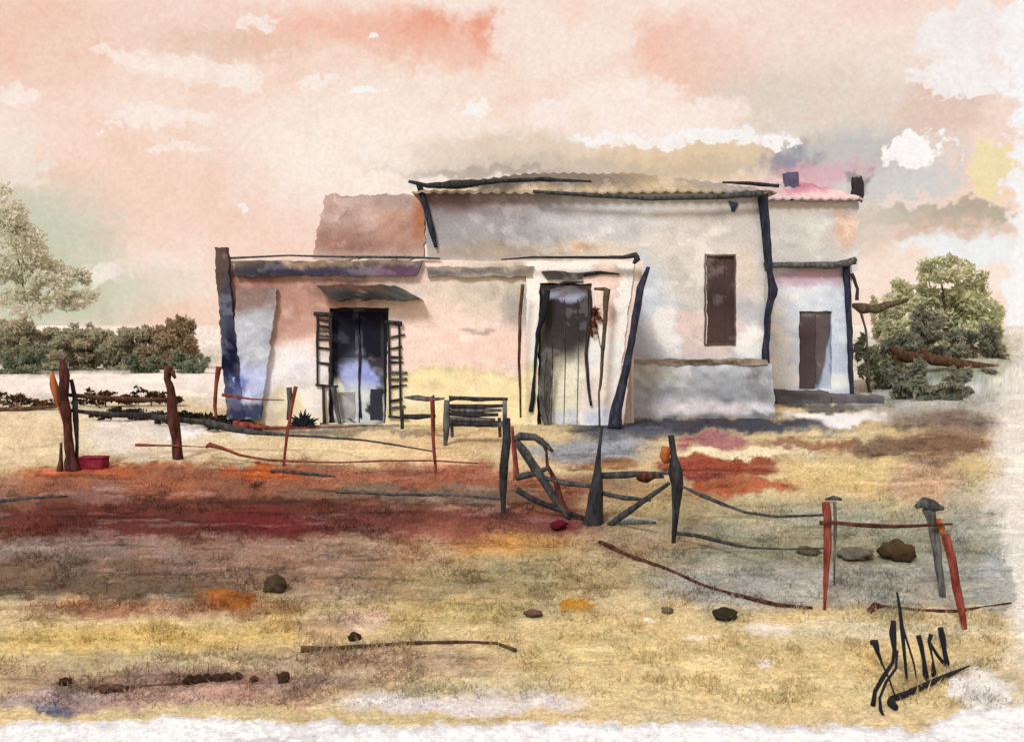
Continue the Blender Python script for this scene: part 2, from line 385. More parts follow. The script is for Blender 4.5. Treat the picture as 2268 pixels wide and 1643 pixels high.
# ------------------------------------------------------------------ ground
GB = [  # stains, earths and grasses on the ground, plus painted shadow below the tall block: u, v, ru, rv, colour, strength, softness
    (1134, 750, 9000, 90, (240, 226, 212), .95, .4), (700, 820, 1600, 70, (238, 224, 208), .9, .5), (250, 850, 420, 36, (244, 230, 216), .9, .4), (200, 800, 300, 26, (150, 150, 120), .7, .5), (60, 905, 170, 30, (206, 198, 172), .8, .5),
    (80, 970, 200, 60, (233, 210, 164), .85, .4), (340, 965, 160, 50, (238, 226, 212), .85, .35), (415, 955, 50, 14, (252, 250, 246), .95, .15), (520, 965, 28, 9, (252, 250, 246), .95, .15),
    (760, 990, 420, 36, (238, 212, 160), .9, .4), (1020, 985, 210, 36, (230, 192, 140), .8, .5), (620, 948, 190, 9, (110, 100, 92), .8, .4), (860, 958, 240, 5, (110, 104, 88), .6, .5),
    (1000, 1170, 1150, 42, (146, 100, 82), .7, .5), (360, 1078, 370, 44, (164, 104, 74), .95, .35), (760, 1070, 420, 40, (172, 116, 86), .85, .4), (200, 1050, 150, 14, (200, 96, 40), .9, .35), (330, 1040, 140, 16, (196, 108, 62), .8, .4),
    (570, 1048, 60, 20, (204, 88, 28), .95, .3), (650, 1078, 60, 14, (196, 90, 32), .8, .4), (560, 1078, 26, 8, (70, 52, 36), .8, .4), (900, 1062, 240, 36, (190, 112, 76), .8, .5), (1010, 1045, 60, 20, (182, 92, 58), .7, .4),
    (820, 1102, 330, 14, (136, 118, 92), .8, .5), (60, 1100, 140, 22, (196, 178, 152), .7, .5), (120, 1085, 70, 9, (190, 92, 40), .7, .4), (1010, 1108, 140, 11, (92, 92, 90), .7, .5),
    (480, 1150, 440, 34, (112, 46, 34), .95, .3), (560, 1160, 130, 30, (116, 26, 28), .9, .5), (130, 1165, 190, 40, (120, 66, 52), .8, .5), (1010, 1158, 270, 26, (134, 68, 60), .85, .4), (1215, 1140, 110, 32, (138, 54, 46), .85, .4),
    (1240, 1162, 30, 10, (128, 12, 36), .9, .3), (1170, 1078, 55, 14, (206, 92, 22), .9, .3), (130, 1222, 260, 28, (146, 124, 120), .85, .5), (640, 1222, 360, 36, (170, 130, 114), .85, .5), (300, 1190, 300, 18, (132, 76, 72), .6, .5),
    (240, 1285, 330, 34, (112, 88, 62), .9, .5), (180, 1280, 150, 10, (74, 74, 68), .7, .5), (250, 1305, 180, 16, (88, 60, 40), .7, .5), (740, 1270, 170, 50, (176, 146, 118), .8, .5), (980, 1215, 190, 44, (178, 142, 100), .8, .5), (1150, 1210, 120, 32, (214, 160, 88), .9, .5), (1190, 1228, 90, 14, (220, 172, 92), .8, .5),
    (1050, 1270, 260, 26, (168, 150, 104), .8, .5), (500, 1325, 62, 24, (170, 100, 30), .95, .25), (580, 1345, 80, 22, (172, 128, 66), .85, .4), (1278, 1343, 30, 18, (196, 140, 40), .95, .3), (1170, 1350, 130, 22, (150, 136, 100), .7, .5),
    (300, 1345, 270, 22, (170, 114, 82), .85, .5), (280, 1420, 360, 40, (216, 184, 106), .95, .5), (660, 1395, 170, 26, (218, 182, 108), .8, .5), (960, 1350, 190, 44, (204, 178, 112), .85, .5), (800, 1372, 55, 26, (232, 198, 170), .85, .25), (720, 1390, 60, 30, (176, 140, 112), .7, .5),
    (300, 1465, 330, 24, (192, 172, 130), .85, .5), (480, 1512, 380, 24, (158, 122, 108), .9, .5), (880, 1460, 300, 34, (184, 150, 122), .85, .5), (380, 1545, 330, 18, (200, 158, 140), .9, .4), (120, 1545, 150, 22, (168, 146, 142), .85, .4), (130, 1568, 40, 14, (66, 84, 120), .8, .4),
    (1620, 1440, 520, 80, (222, 194, 132), .95, .5), (1650, 1530, 560, 40, (230, 204, 144), .9, .4), (1020, 1555, 270, 26, (228, 218, 214), .9, .3), (1250, 1440, 110, 80, (216, 190, 126), .7, .5), (1060, 1520, 200, 24, (214, 196, 150), .7, .4),
    (1700, 1140, 330, 54, (194, 174, 124), .9, .5), (1780, 1225, 330, 60, (172, 160, 126), .9, .5), (1740, 1300, 260, 40, (180, 174, 164), .85, .5), (2020, 1290, 190, 56, (178, 174, 156), .85, .5), (1990, 1215, 150, 30, (140, 130, 102), .7, .5),
    (1960, 1060, 230, 40, (226, 194, 126), .9, .4), (2055, 1070, 84, 44, (204, 164, 128), .85, .3), (1600, 1030, 140, 26, (164, 72, 44), .95, .2), (1545, 1050, 46, 26, (156, 40, 60), .85, .4), (1640, 1075, 110, 18, (180, 80, 40), .9, .2), (1560, 1090, 60, 18, (184, 76, 30), .8, .25),
    (1640, 1003, 140, 12, (250, 230, 186), .95, .2), (1570, 978, 70, 16, (164, 84, 96), .85, .4), (1300, 1000, 150, 26, (158, 160, 164), .9, .4), (1370, 985, 60, 18, (200, 202, 204), .8, .25), (1350, 1095, 150, 46, (164, 140, 92), .85, .5), (1320, 1025, 90, 11, (150, 90, 32), .85, .4),
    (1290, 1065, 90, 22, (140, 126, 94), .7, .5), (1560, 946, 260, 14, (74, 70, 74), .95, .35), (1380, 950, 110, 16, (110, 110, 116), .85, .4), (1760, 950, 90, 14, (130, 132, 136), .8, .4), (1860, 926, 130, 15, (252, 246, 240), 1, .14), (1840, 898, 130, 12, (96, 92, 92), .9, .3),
    (2000, 990, 240, 20, (146, 110, 78), .9, .35), (1780, 985, 110, 11, (140, 84, 56), .7, .4), (2080, 870, 170, 66, (182, 182, 172), .95, .4), (1960, 850, 60, 40, (120, 128, 100), .7, .5), (2120, 945, 100, 30, (132, 106, 84), .85, .4), (2060, 1020, 60, 20, (150, 112, 84), .8, .3),
    (1240, 1100, 40, 36, (132, 54, 40), .6, .5), (1390, 1225, 46, 12, (128, 66, 54), .8, .5), (1450, 1215, 20, 14, (140, 56, 48), .7, .5), (1500, 1262, 70, 14, (148, 96, 84), .75, .5), (1620, 1300, 80, 12, (150, 100, 92), .75, .5), (1930, 1400, 260, 22, (222, 210, 176), .7, .5), (2180, 1520, 62, 56, (240, 234, 228), .85, .15),
    (1450, 1380, 16, 7, (250, 240, 226), .8, .2), (1560, 1410, 40, 10, (244, 226, 200), .7, .3), (1690, 1390, 50, 16, (240, 222, 206), .8, .3), (1690, 1470, 26, 8, (248, 238, 226), .9, .2), (1780, 1310, 14, 6, (250, 248, 244), .8, .2), (1400, 1146, 60, 7, (226, 226, 222), .85, .2),
    (560, 1085, 720, 56, (156, 92, 66), .6, .4), (430, 1145, 560, 42, (106, 48, 36), .9, .35), (1000, 1150, 330, 30, (124, 66, 54), .75, .4), (200, 1235, 420, 40, (132, 108, 96), .7, .5), (1850, 1200, 400, 90, (166, 162, 134), .7, .5), (700, 1300, 420, 40, (150, 124, 96), .6, .5), (1300, 1260, 300, 50, (168, 148, 104), .6, .5),
    (600, 1092, 760, 46, (150, 84, 58), .7, .35), (480, 1150, 520, 34, (98, 40, 30), .85, .35), (1000, 1152, 360, 26, (118, 60, 50), .8, .4), (570, 1158, 120, 24, (112, 24, 28), .7, .5),
    (1900, 1230, 420, 90, (158, 158, 138), .75, .45), (1720, 1290, 260, 44, (170, 168, 158), .75, .5), (2150, 1200, 80, 130, (160, 162, 148), .7, .4), (1480, 1130, 160, 44, (170, 152, 108), .6, .5),
    (640, 1050, 60, 14, (190, 88, 34), .8, .4), (250, 1290, 330, 30, (100, 78, 58), .7, .5), (1560, 944, 280, 18, (62, 62, 72), .9, .4), (1400, 962, 120, 14, (96, 98, 108), .8, .4), (600, 1112, 520, 7, (70, 36, 28), .7, .5), (250, 1275, 430, 44, (116, 90, 68), .75, .5), (620, 1245, 300, 44, (152, 116, 94), .7, .5), (930, 1092, 260, 16, (112, 98, 78), .8, .5), (1060, 1180, 200, 26, (150, 88, 66), .7, .5),  # includes blue-grey shadow painted into the ground at the tall block's foot
    (1820, 1205, 330, 44, (150, 142, 110), .75, .5), (2010, 1300, 190, 44, (162, 160, 146), .7, .5), (1400, 1200, 200, 26, (164, 132, 92), .6, .5), (1130, 1290, 260, 26, (166, 146, 100), .7, .5), (300, 1500, 330, 20, (150, 122, 102), .6, .5),
    (500, 1325, 60, 20, (164, 92, 26), .9, .25), (1278, 1343, 28, 16, (190, 132, 36), .9, .3), (1150, 1205, 110, 22, (214, 152, 76), .7, .5), (2060, 985, 170, 20, (120, 88, 62), .8, .4), (1320, 990, 130, 24, (140, 144, 150), .7, .4),
    (570, 1048, 70, 18, (206, 92, 30), .9, .3), (190, 1052, 120, 10, (200, 92, 36), .9, .3), (300, 1065, 200, 14, (170, 100, 66), .7, .4), (560, 1076, 26, 9, (56, 44, 34), .85, .4), (780, 1066, 90, 12, (176, 112, 74), .7, .4), (220, 1098, 80, 26, (150, 104, 90), .8, .25), (830, 1050, 160, 10, (180, 104, 76), .7, .4), (1620, 1040, 120, 18, (160, 70, 40), .8, .25),
    (2090, 790, 200, 70, (150, 154, 122), .9, .4), (2080, 870, 150, 36, (172, 172, 162), .9, .5), (2140, 850, 60, 20, (206, 206, 200), .7, .4), (2090, 930, 130, 22, (134, 110, 92), .8, .4), (2330, 1100, 130, 420, (236, 230, 220), .85, .3), (2200, 1300, 46, 66, (160, 164, 158), .7, .2),
    (300, 1680, 900, 88, (244, 243, 242), 1, .05), (1400, 1690, 1100, 90, (244, 243, 242), 1, .05), (2300, 1620, 240, 60, (244, 243, 242), 1, .08),
]
GBASE = (214, 192, 146)
def dull(c, k):
    g = .35*c[0]+.45*c[1]+.2*c[2]; return tuple(x+(g-x)*k for x in c)
GB = [(a, b, c, d, dull(col, .12), e, f) for (a, b, c, d, col, e, f) in GB]
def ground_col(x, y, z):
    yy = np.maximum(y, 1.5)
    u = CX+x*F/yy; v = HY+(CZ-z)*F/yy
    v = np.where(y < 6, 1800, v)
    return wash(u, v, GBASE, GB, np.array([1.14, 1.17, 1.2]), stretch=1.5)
def build_ground():
    vr = np.arange(1780, 742, -2.3)
    ys = []
    for v in vr: ys.append(hit(CX, v).y)
    ys = np.array([-14, -10, -6, -3, 0, 2, 3.5, 4.6, 5.2]+[q for q in ys if q > 5.6]+[200, 260, 350, 500, 800, 1400, 3000])
    ts = np.concatenate([[-9, -5, -3, -2, -1.4, -1], np.arange(-.72, .72, .0011*1.25), [1, 1.4, 2, 3, 5, 9]])
    T, Y = np.meshgrid(ts, ys)
    base = np.where(Y > 6, Y, 6+(6-Y)*.6)
    X = (T*base).ravel(); Y = Y.ravel()
    z0 = G(X, Y)
    Z = z0+np.where(Y > 5, .05*fbm(X*1.3, Y*1.1, 4)+.03*fbm(X*9, Y*9, 3), 0)*np.clip(40/np.maximum(Y, 5)-.3, 0, 1)
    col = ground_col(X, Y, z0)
    gn = np.random.default_rng(5).normal(size=(len(X), 1)); col = np.clip(col*(1+.17*gn*np.clip(1.3-1.3*col.mean(1, keepdims=True), .1, 1)), .004, .86)   # grit
    nr, nc = len(ys), len(ts)
    a = (np.arange(nr-1)[:, None]*nc+np.arange(nc-1)[None, :]).ravel()
    faces = np.stack([a, a+1, a+nc+1, a+nc], 1)
    me = bpy.data.meshes.new('ground')
    me.from_pydata(np.stack([X, Y, Z], 1).tolist(), [], faces.tolist()); me.update(); set_col(me, col)
    tag(link('ground', me, M['ground'], None, True), kind='structure')
build_ground()

def build_grass():
    r = np.random.default_rng(21)
    n = 15000
    v = 985+(1560-985)*r.random(n)**.8; u = -30+2250*r.random(n)
    dens = fbm(u/70, v/24, 4)
    k = dens > .0
    u, v = u[k], v[k]
    y = 15+np.zeros(len(u))
    for i in range(40):
        y = .5*y+.5*F*(CZ-G((u-CX)*y/F, y))/(v-HY)
    x = (u-CX)*y/F; z = G(x, y)
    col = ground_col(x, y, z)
    V, Fc, C = [], [], []
    nb = 7
    for b in range(nb):
        bx = x+r.normal(size=len(x))*.05; by = y+r.normal(size=len(x))*.05
        h = (.02+.09*r.random(len(x))**2.6)*(.5+.5*np.clip(dens[k]*5, 0, 1)); an = r.random(len(x))*6.28; w = .004+.004*r.random(len(x)); ln = r.normal(size=len(x))*h*.6
        bz = G(bx, by)-.005
        p0 = np.stack([bx-np.cos(an)*w, by-np.sin(an)*w, bz], 1); p1 = np.stack([bx+np.cos(an)*w, by+np.sin(an)*w, bz], 1)
        p2 = np.stack([bx+ln, by+r.normal(size=len(x))*h*.4, bz+h], 1)
        V.append(np.stack([p0, p1, p2], 1).reshape(-1, 3)); C.append(np.repeat(np.clip(col*(.6+.7*r.random((len(x), 1))), .004, .8), 3, 0))
    V = np.concatenate(V); C = np.concatenate(C)
    f = np.arange(len(V)).reshape(-1, 3)
    me = bpy.data.meshes.new('dry_grass'); me.from_pydata(V.tolist(), [], f.tolist()); me.update(); set_col(me, C)
    tag(link('dry_grass', me, M['leaf']), 'short dry grass stubble over the red and ochre field', 'grass', kind='stuff')
build_grass()

# ------------------------------------------------------------------ house
house = empty('house', 'long flat-topped pink and cream plaster farmhouse with a taller block behind', 'house', loc=(0, 0, 0))
YW, YM = 20.0, 22.5
# front wing
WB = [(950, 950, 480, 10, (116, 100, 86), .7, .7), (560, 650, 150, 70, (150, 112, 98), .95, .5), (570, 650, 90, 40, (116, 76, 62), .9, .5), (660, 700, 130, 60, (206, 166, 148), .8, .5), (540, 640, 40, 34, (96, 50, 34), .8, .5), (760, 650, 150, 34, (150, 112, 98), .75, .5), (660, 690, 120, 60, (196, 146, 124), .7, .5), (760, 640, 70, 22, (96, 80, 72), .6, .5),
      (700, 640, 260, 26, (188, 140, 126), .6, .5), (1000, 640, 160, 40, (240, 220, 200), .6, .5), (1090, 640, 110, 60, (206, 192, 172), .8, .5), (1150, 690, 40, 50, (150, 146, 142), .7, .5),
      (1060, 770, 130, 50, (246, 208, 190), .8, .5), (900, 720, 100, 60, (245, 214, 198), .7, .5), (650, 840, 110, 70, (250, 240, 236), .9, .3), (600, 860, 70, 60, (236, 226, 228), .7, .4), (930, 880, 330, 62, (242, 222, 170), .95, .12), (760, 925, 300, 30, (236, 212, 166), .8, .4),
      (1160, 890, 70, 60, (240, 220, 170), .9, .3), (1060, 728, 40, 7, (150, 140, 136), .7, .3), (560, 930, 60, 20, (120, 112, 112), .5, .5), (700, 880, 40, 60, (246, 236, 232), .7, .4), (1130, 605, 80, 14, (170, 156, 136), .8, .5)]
FD = (728, 862, 682, 938)      # french door opening
CD = (1195, 1312, 628, 944)    # main doorway
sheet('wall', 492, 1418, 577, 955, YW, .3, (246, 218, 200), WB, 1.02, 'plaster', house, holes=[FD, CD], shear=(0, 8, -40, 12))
# wing: side walls, flat roof
def box(name, x0, x1, y0, y1, z0, z1, mat, parent, c=None, blobs=None, wob=.012, cuts=1):
    bm = bmesh.new(); bmesh.ops.create_cube(bm, size=1)
    if cuts: bmesh.ops.subdivide_edges(bm, edges=bm.edges[:], cuts=cuts, use_grid_fill=True)
    for q in bm.verts:
        q.co = Vector((x0+(q.co.x+.5)*(x1-x0), y0+(q.co.y+.5)*(y1-y0), z0+(q.co.z+.5)*(z1-z0)))
        q.co += Vector((random.gauss(0, wob), random.gauss(0, wob), random.gauss(0, wob)))*.6
    me = bpy.data.meshes.new(name); bm.to_mesh(me); bm.free()
    if c is not None:
        co = np.array([w.co for w in me.vertices]); set_col(me, np.clip(LIN(c)[None, :]*(1+.8*fbm(co[:, 0]*2+co[:, 1]*1.7, co[:, 2]*2.4, 3))[:, None], .004, .8))
    return link(name, me, M[mat], parent)
def X(u, y): return (u-CX)*y/F
def Z(v, y): return CZ+(HY-v)*y/F
zt = Z(577, YW)
box('side_wall', X(497, YW), X(497, YW)+.28, YW+.31, YM+3.5, -.2, zt-.05, 'plaster', house, (180, 160, 150), cuts=4)
box('side_wall', X(1380, YW), X(1380, YW)+.25, YW+.31, YM-.02, -.2, zt-.05, 'plaster', house, (200, 190, 182), cuts=4)
box('flat_roof', X(490, YW), X(1410, YW), YW+.305, YM-.02, zt-.28, zt-.12, 'roof', house, (120, 108, 98), cuts=5)
# cornice in lengths of different colour, proud of the wall
sheet('cornice', 516, 936, 578, 611, YW-.13, .125, (84, 74, 86), [(640, 604, 130, 12, (48, 44, 60), .9, .5), (880, 602, 70, 10, (98, 62, 86), .9, .5), (700, 580, 240, 8, (150, 128, 96), .8, .5), (560, 590, 50, 14, (60, 58, 60), .7, .5)], .9, 'plaster', house, cell=5, wob=5, rel=.04, shear=(0, 0, -14, 6))
sheet('cornice', 945, 1180, 590, 612, YW-.10, .095, (150, 136, 122), [(1010, 606, 70, 8, (84, 84, 90), .8, .5), (1090, 606, 60, 7, (110, 104, 98), .7, .5)], .9, 'plaster', house, cell=5, wob=5, rel=.04)
stick('roof_edging', [(505, 572, 5), (640, 566, 4), (760, 569, 5), (900, 570, 6), (975, 573, 4)], YW-.06, M['wire'], house)
stick('roof_edging', [(1110, 575, 3), (1180, 570, 5), (1290, 570, 6), (1380, 570, 8), (1408, 564, 13), (1412, 574, 14), (1403, 584, 6)], YW-.35, M['black'], house)
# left corner pilaster, leaning and dark at the foot
sheet('corner_pilaster', 480, 520, 548, 925, YW-.16, .2, (74, 70, 76), [(486, 600, 22, 60, (86, 62, 52), .8, .5), (505, 720, 20, 90, (54, 56, 78), .8, .5), (512, 800, 24, 60, (16, 18, 40), 1, .4), (520, 860, 24, 30, (60, 68, 112), .8, .5), (522, 915, 26, 24, (36, 40, 70), .8, .5), (480, 760, 14, 80, (70, 72, 76), .8, .5)], .85, 'plaster', house, cell=5, wob=5, rel=.04, shear=(-6, -20, 22, 22))
sheet('buttress', 517, 592, 640, 926, YW-.145, .14, (176, 176, 180), [(550, 660, 60, 40, (128, 92, 76), .8, .5), (550, 760, 50, 60, (186, 186, 190), .8, .4), (552, 850, 42, 44, (190, 192, 224), .9, .3), (530, 860, 16, 60, (90, 100, 152), .8, .5), (552, 912, 50, 18, (48, 54, 84), .95, .3)], .95, 'plaster', house, cell=5, wob=6, rel=.04, shear=(6, 22, -16, 0))

# french door with louvred shutters and hood
fd = empty('door', None, None); fd.parent = house; fd['label'] = 'dark double door with pale lavender lower panels between louvred shutters'
sheet('door_frame', 724, 866, 676, 944, YW+.10, .08, (30, 30, 38), [], .9, 'paint', fd, holes=[(738, 852, 692, 938)], cell=5, wob=3, rel=.01)
DB = [(795, 745, 70, 75, (30, 30, 42), .9, .4), (760, 730, 50, 80, (16, 17, 28), 1, .5), (745, 790, 18, 80, (24, 24, 34), 1, .5), (790, 700, 80, 22, (16, 18, 34), 1, .4), (796, 770, 26, 40, (86, 86, 100), .8, .5), (835, 780, 24, 60, (58, 54, 56), .8, .5), (795, 830, 36, 36, (170, 176, 216), .95, .4), (815, 828, 18, 26, (140, 150, 210), .8, .4), (800, 900, 60, 50, (206, 208, 206), .9, .4), (775, 910, 9, 30, (28, 28, 32), 1, .3), (832, 896, 14, 42, (28, 28, 34), 1, .25), (750, 880, 16, 40, (240, 226, 200), .7, .3)]
sheet('door_leaf', 739, 794, 693, 936, YW+.13, .04, (60, 60, 72), DB, .9, 'paint', fd, cell=4, wob=1.5, rel=.006, warp=.8)
sheet('door_leaf', 797, 851, 693, 936, YW+.13, .04, (60, 60, 72), DB, .9, 'paint', fd, cell=4, wob=1.5, rel=.006, warp=.8)
sheet('dark_backing', 722, 868, 676, 944, YW+.22, .04, (18, 18, 24), [], .9, 'paint', fd, cell=20, wob=1)  # near-black sheet added to stop light showing between the leaves
stick('meeting_strip', [(796, 740, 4), (798, 800, 5), (796, 860, 3), (799, 925, 5)], YW+.11, M['black'], fd)
for (a, b, c, d) in ((748, 786, 704, 790), (804, 842, 704, 790)):
    sheet('glass_pane', a, b, c, d, YW+.118, .008, (24, 25, 36), [(796, 780, 16, 24, (84, 86, 100), .6, .5)], .9, 'paint', fd, cell=8, wob=1, rel=.003)
for (a, b, c, d) in ((748, 786, 868, 926), (820, 846, 862, 930)):
    sheet('lower_panel', a, b, c, d, YW+.115, .012, (50, 50, 56) if a > 800 else (150, 146, 140), [], .9, 'paint', fd, cell=8, wob=2, rel=.004)
def shutter(u0, u1, v0, v1, slats, side, lean):
    s = empty('shutter', None, None); s.parent = house
    y = YW-.05
    stick('stile', [(u0+lean, v0, 5), (u0+lean*.5, .5*(v0+v1), 6), (u0, v1, 4)], y, M['black'], s, .16)
    stick('stile', [(u1+lean, v0, 5), (u1+lean*.5, .5*(v0+v1), 5), (u1, v1, 5)], y, M['black'], s, .16)
    stick('rail', [(u0-8+lean, v0+2, 9), (u1+6+lean, v0+5, 10)], y-.01, M['black'], s, .16)
    stick('rail', [(u0-4, v1, 6), (u1+16, v1+4, 5)], y-.01, M['black'], s, .16)
    for q in slats:
        stick('slat', [(u0-2, q+random.uniform(-2, 2), random.uniform(3, 8)), (u1+2+(random.uniform(0, 16) if side < 0 else 0), q+3*side+random.uniform(-3, 3), random.uniform(2.5, 7))], y+.02, M['grey'] if int(q) % 3 else M['black'], s, .14)
shutter(703, 733, 692, 852, [708, 720, 731, 742, 753, 768, 804], 1, 0)
shutter(864, 888, 712, 922, [746, 774, 792, 804, 826, 842, 858, 888, 905], -1, -4)
lo = empty('low_shutter', None, None); lo.parent = house
stick('stile', [(716, 856, 6), (719, 940, 7)], YW-.07, M['black'], lo, .16); stick('rail', [(715, 857, 5), (736, 853, 4)], YW-.075, M['black'], lo, .16); stick('rail', [(709, 940, 9), (755, 946, 5)], YW-.075, M['black'], lo, .16)
stick('stile', [(738, 856, 12), (746, 905, 11), (754, 938, 7)], YW-.07, M['grey'], lo, .16)
sheet('hood', 728, 908, 631, 664, YW-.42, .41, (72, 64, 60), [(830, 655, 90, 10, (38, 36, 36), .9, .4), (790, 634, 70, 8, (96, 62, 46), .8, .4), (890, 650, 40, 12, (76, 74, 70), .8, .4)], .85, 'plaster', house, cell=5, wob=6, rel=.03, shear=(-30, -34, 26, 6))
sheet('door_step', 705, 880, 944, 957, YW-.5, .34, (150, 134, 112), [(800, 948, 40, 6, (40, 40, 42), .9, .4), (740, 950, 40, 3, (40, 40, 42), .8, .4)], 1.0, 'plaster', house, cell=6, wob=3, rel=.02)

# main doorway
md = empty('door', None, None); md.parent = house; md['label'] = 'tall charcoal door, worn to ochre below, in a white surround'
SB = [(1330, 660, 42, 64, (246, 212, 192), .95, .15), (1345, 600, 40, 24, (246, 212, 192), .9, .2), (1345, 850, 50, 60, (246, 228, 210), .8, .4), (1300, 880, 30, 50, (240, 214, 196), .6, .4), (1180, 880, 30, 80, (240, 220, 170), .9, .3), (1390, 600, 30, 10, (176, 170, 150), .7, .5), (1330, 925, 40, 26, (206, 208, 220), .8, .4)]
sheet('door_surround', 1166, 1404, 584, 948, YW-.05, .045, (253, 250, 246), SB, 1.02, 'plaster', md, holes=[CD], cell=5, wob=3, rel=.015, shear=(0, 2, -46, 0))
LB = [(1250, 700, 70, 90, (58, 52, 52), 1, .3), (1252, 650, 42, 14, (170, 170, 190), .95, .3), (1245, 790, 36, 40, (72, 64, 60), .9, .4), (1236, 830, 14, 40, (84, 74, 66), .9, .4), (1272, 875, 56, 80, (226, 216, 186), .95, .4), (1210, 860, 12, 100, (112, 106, 98), .8, .4), (1260, 930, 60, 20, (196, 198, 204), .8, .4)]
sheet('door_leaf', 1198, 1309, 632, 944, YW+.14, .05, (176, 168, 150), LB, .95, 'paint', md, cell=4, wob=1.5, rel=.008, warp=.7)
for a in (1222, 1250, 1279):
    stick('board_joint', [(a, 664, 2.4), (a+2, 800, 2), (a-1, 938, 1.4)], YW+.132, M['wire'], md, .2)
stick('jamb', [(1212, 642, 14), (1205, 690, 16), (1190, 740, 9), (1184, 830, 5), (1180, 880, 9), (1176, 912, 11)], YW-.08, M['ink'], md, .2)
stick('jamb', [(1306, 640, 8), (1307, 700, 10), (1298, 780, 8), (1303, 860, 6), (1309, 898, 5)], YW-.08, M['black'], md, .2)
stick('jamb', [(1207, 780, 13), (1200, 860, 14), (1202, 910, 13), (1216, 950, 10)], YW-.08, M['grey'], md, .2)
stick('jamb', [(1222, 820, 8), (1214, 880, 8), (1217, 930, 7), (1224, 952, 5)], YW-.085, M['grey'], md, .2)
sheet('lintel', 1204, 1292, 602, 620, YW-.12, .068, (70, 62, 60), [(1245, 610, 12, 12, (24, 24, 28), .9, .4)], .9, 'paint', md, cell=4, wob=4, rel=.02, shear=(-6, 0, 0, 8))
stick('lintel_strip', [(1292, 608, 9), (1330, 603, 8), (1372, 607, 3)], YW-.09, M['black'], md, .2)
stick('lintel_strip', [(1215, 640, 4), (1250, 626, 6), (1292, 625, 3)], YW-.07, M['black'], md, .2)
sheet('threshold', 1185, 1350, 946, 962, YW-.3, .24, (196, 198, 206), [(1250, 950, 60, 4, (90, 92, 98), .8, .4)], 1.0, 'plaster', md, cell=6, wob=3, rel=.02)
pp = [('porch_post', 'thin dark porch pole left of the white doorway', [(1158, 630, 8), (1152, 700, 8), (1149, 800, 6), (1152, 860, 6), (1153, 925, 4)]),
      ('porch_post', 'thin dark pole with a hooked top right of the white doorway', [(1344, 640, 14), (1341, 700, 10), (1335, 780, 8), (1330, 850, 6), (1326, 872, 4), (1328, 945, 5)])]
for i, (nm, lb, pts) in enumerate(pp):
    o = stick(nm, pts, YW-.42, M['brown'] if i == 0 else M['bark'], None, .18); tag(o, lb, 'pole')
    if i == 1: stick('hook', [(1316, 640, 6), (1340, 640, 9), (1352, 644, 4)], YW-.42, M['bark'], o, .2)
o = stick('leaning_pole', [(1436, 592, 9), (1418, 640, 15), (1408, 700, 17), (1396, 770, 16), (1380, 850, 19), (1366, 905, 28), (1360, 950, 34)], [YW-.1, YW-.2, YW-.3, YW-.4, YW-.5, YW-.6, YW-.7], M['navy'], None, .14, 10)
tag(o, 'dark blue timber prop leaning on the right corner of the front wing', 'prop')
hp = empty('hanging_plant', 'small rust-brown withered plant hanging beside the main door', 'plant', loc=P(1318, 705, YW-.12))
cl = [(tuple(P(a, b, YW-.12)-hp.location), (r_*YW/F, .07, r_*YW/F)) for a, b, r_ in ((1318, 690, 13), (1322, 706, 13), (1314, 722, 10), (1312, 738, 8))]
leaf_obj('foliage', leaf_cloud(cl, 420, .03, [(92, 56, 24), (60, 40, 22), (150, 92, 40)], 4), hp)
tube('stem', [P(1318, 676, YW-.08)-hp.location, P(1316, 700, YW-.12)-hp.location, P(1330, 770, YW-.1)-hp.location], [.01, .012, .006], M['bark'], hp)

# taller block behind
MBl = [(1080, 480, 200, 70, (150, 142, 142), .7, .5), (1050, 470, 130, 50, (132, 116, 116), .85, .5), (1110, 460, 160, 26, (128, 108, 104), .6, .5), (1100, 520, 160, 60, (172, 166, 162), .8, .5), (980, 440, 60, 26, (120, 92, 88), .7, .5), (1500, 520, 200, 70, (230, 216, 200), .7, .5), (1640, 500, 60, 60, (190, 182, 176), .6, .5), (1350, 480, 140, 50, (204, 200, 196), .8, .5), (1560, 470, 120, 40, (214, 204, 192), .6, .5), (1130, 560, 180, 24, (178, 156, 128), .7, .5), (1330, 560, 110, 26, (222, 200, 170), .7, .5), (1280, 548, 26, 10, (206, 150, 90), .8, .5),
       (1440, 680, 50, 120, (206, 210, 214), .9, .3), (1520, 620, 60, 60, (218, 208, 190), .7, .5), (1540, 740, 90, 50, (242, 212, 196), .85, .4), (1660, 760, 36, 40, (250, 246, 242), .9, .2), (1480, 740, 24, 60, (250, 246, 242), .8, .15), (1660, 690, 30, 26, (186, 184, 184), .7, .5), (1660, 600, 40, 60, (230, 208, 184), .7, .5), (1600, 870, 160, 60, (206, 206, 206), .7, .5)]
WN = (1563, 1627, 566, 762)
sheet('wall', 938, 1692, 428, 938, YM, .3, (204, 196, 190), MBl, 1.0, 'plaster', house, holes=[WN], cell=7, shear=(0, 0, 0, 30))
zm = Z(428, YM); xl, xr = X(940, YM), X(1690, YM)
box('side_wall', xl+.1, xl+.38, YM+.31, YM+7.5, -.2, zm-.1, 'plaster', house, (190, 170, 158), cuts=4)
box('side_wall', xr-.3, xr-.02, YM+.31, YM+7.5, -.2, zm-.1, 'plaster', house, (206, 196, 186), cuts=4)
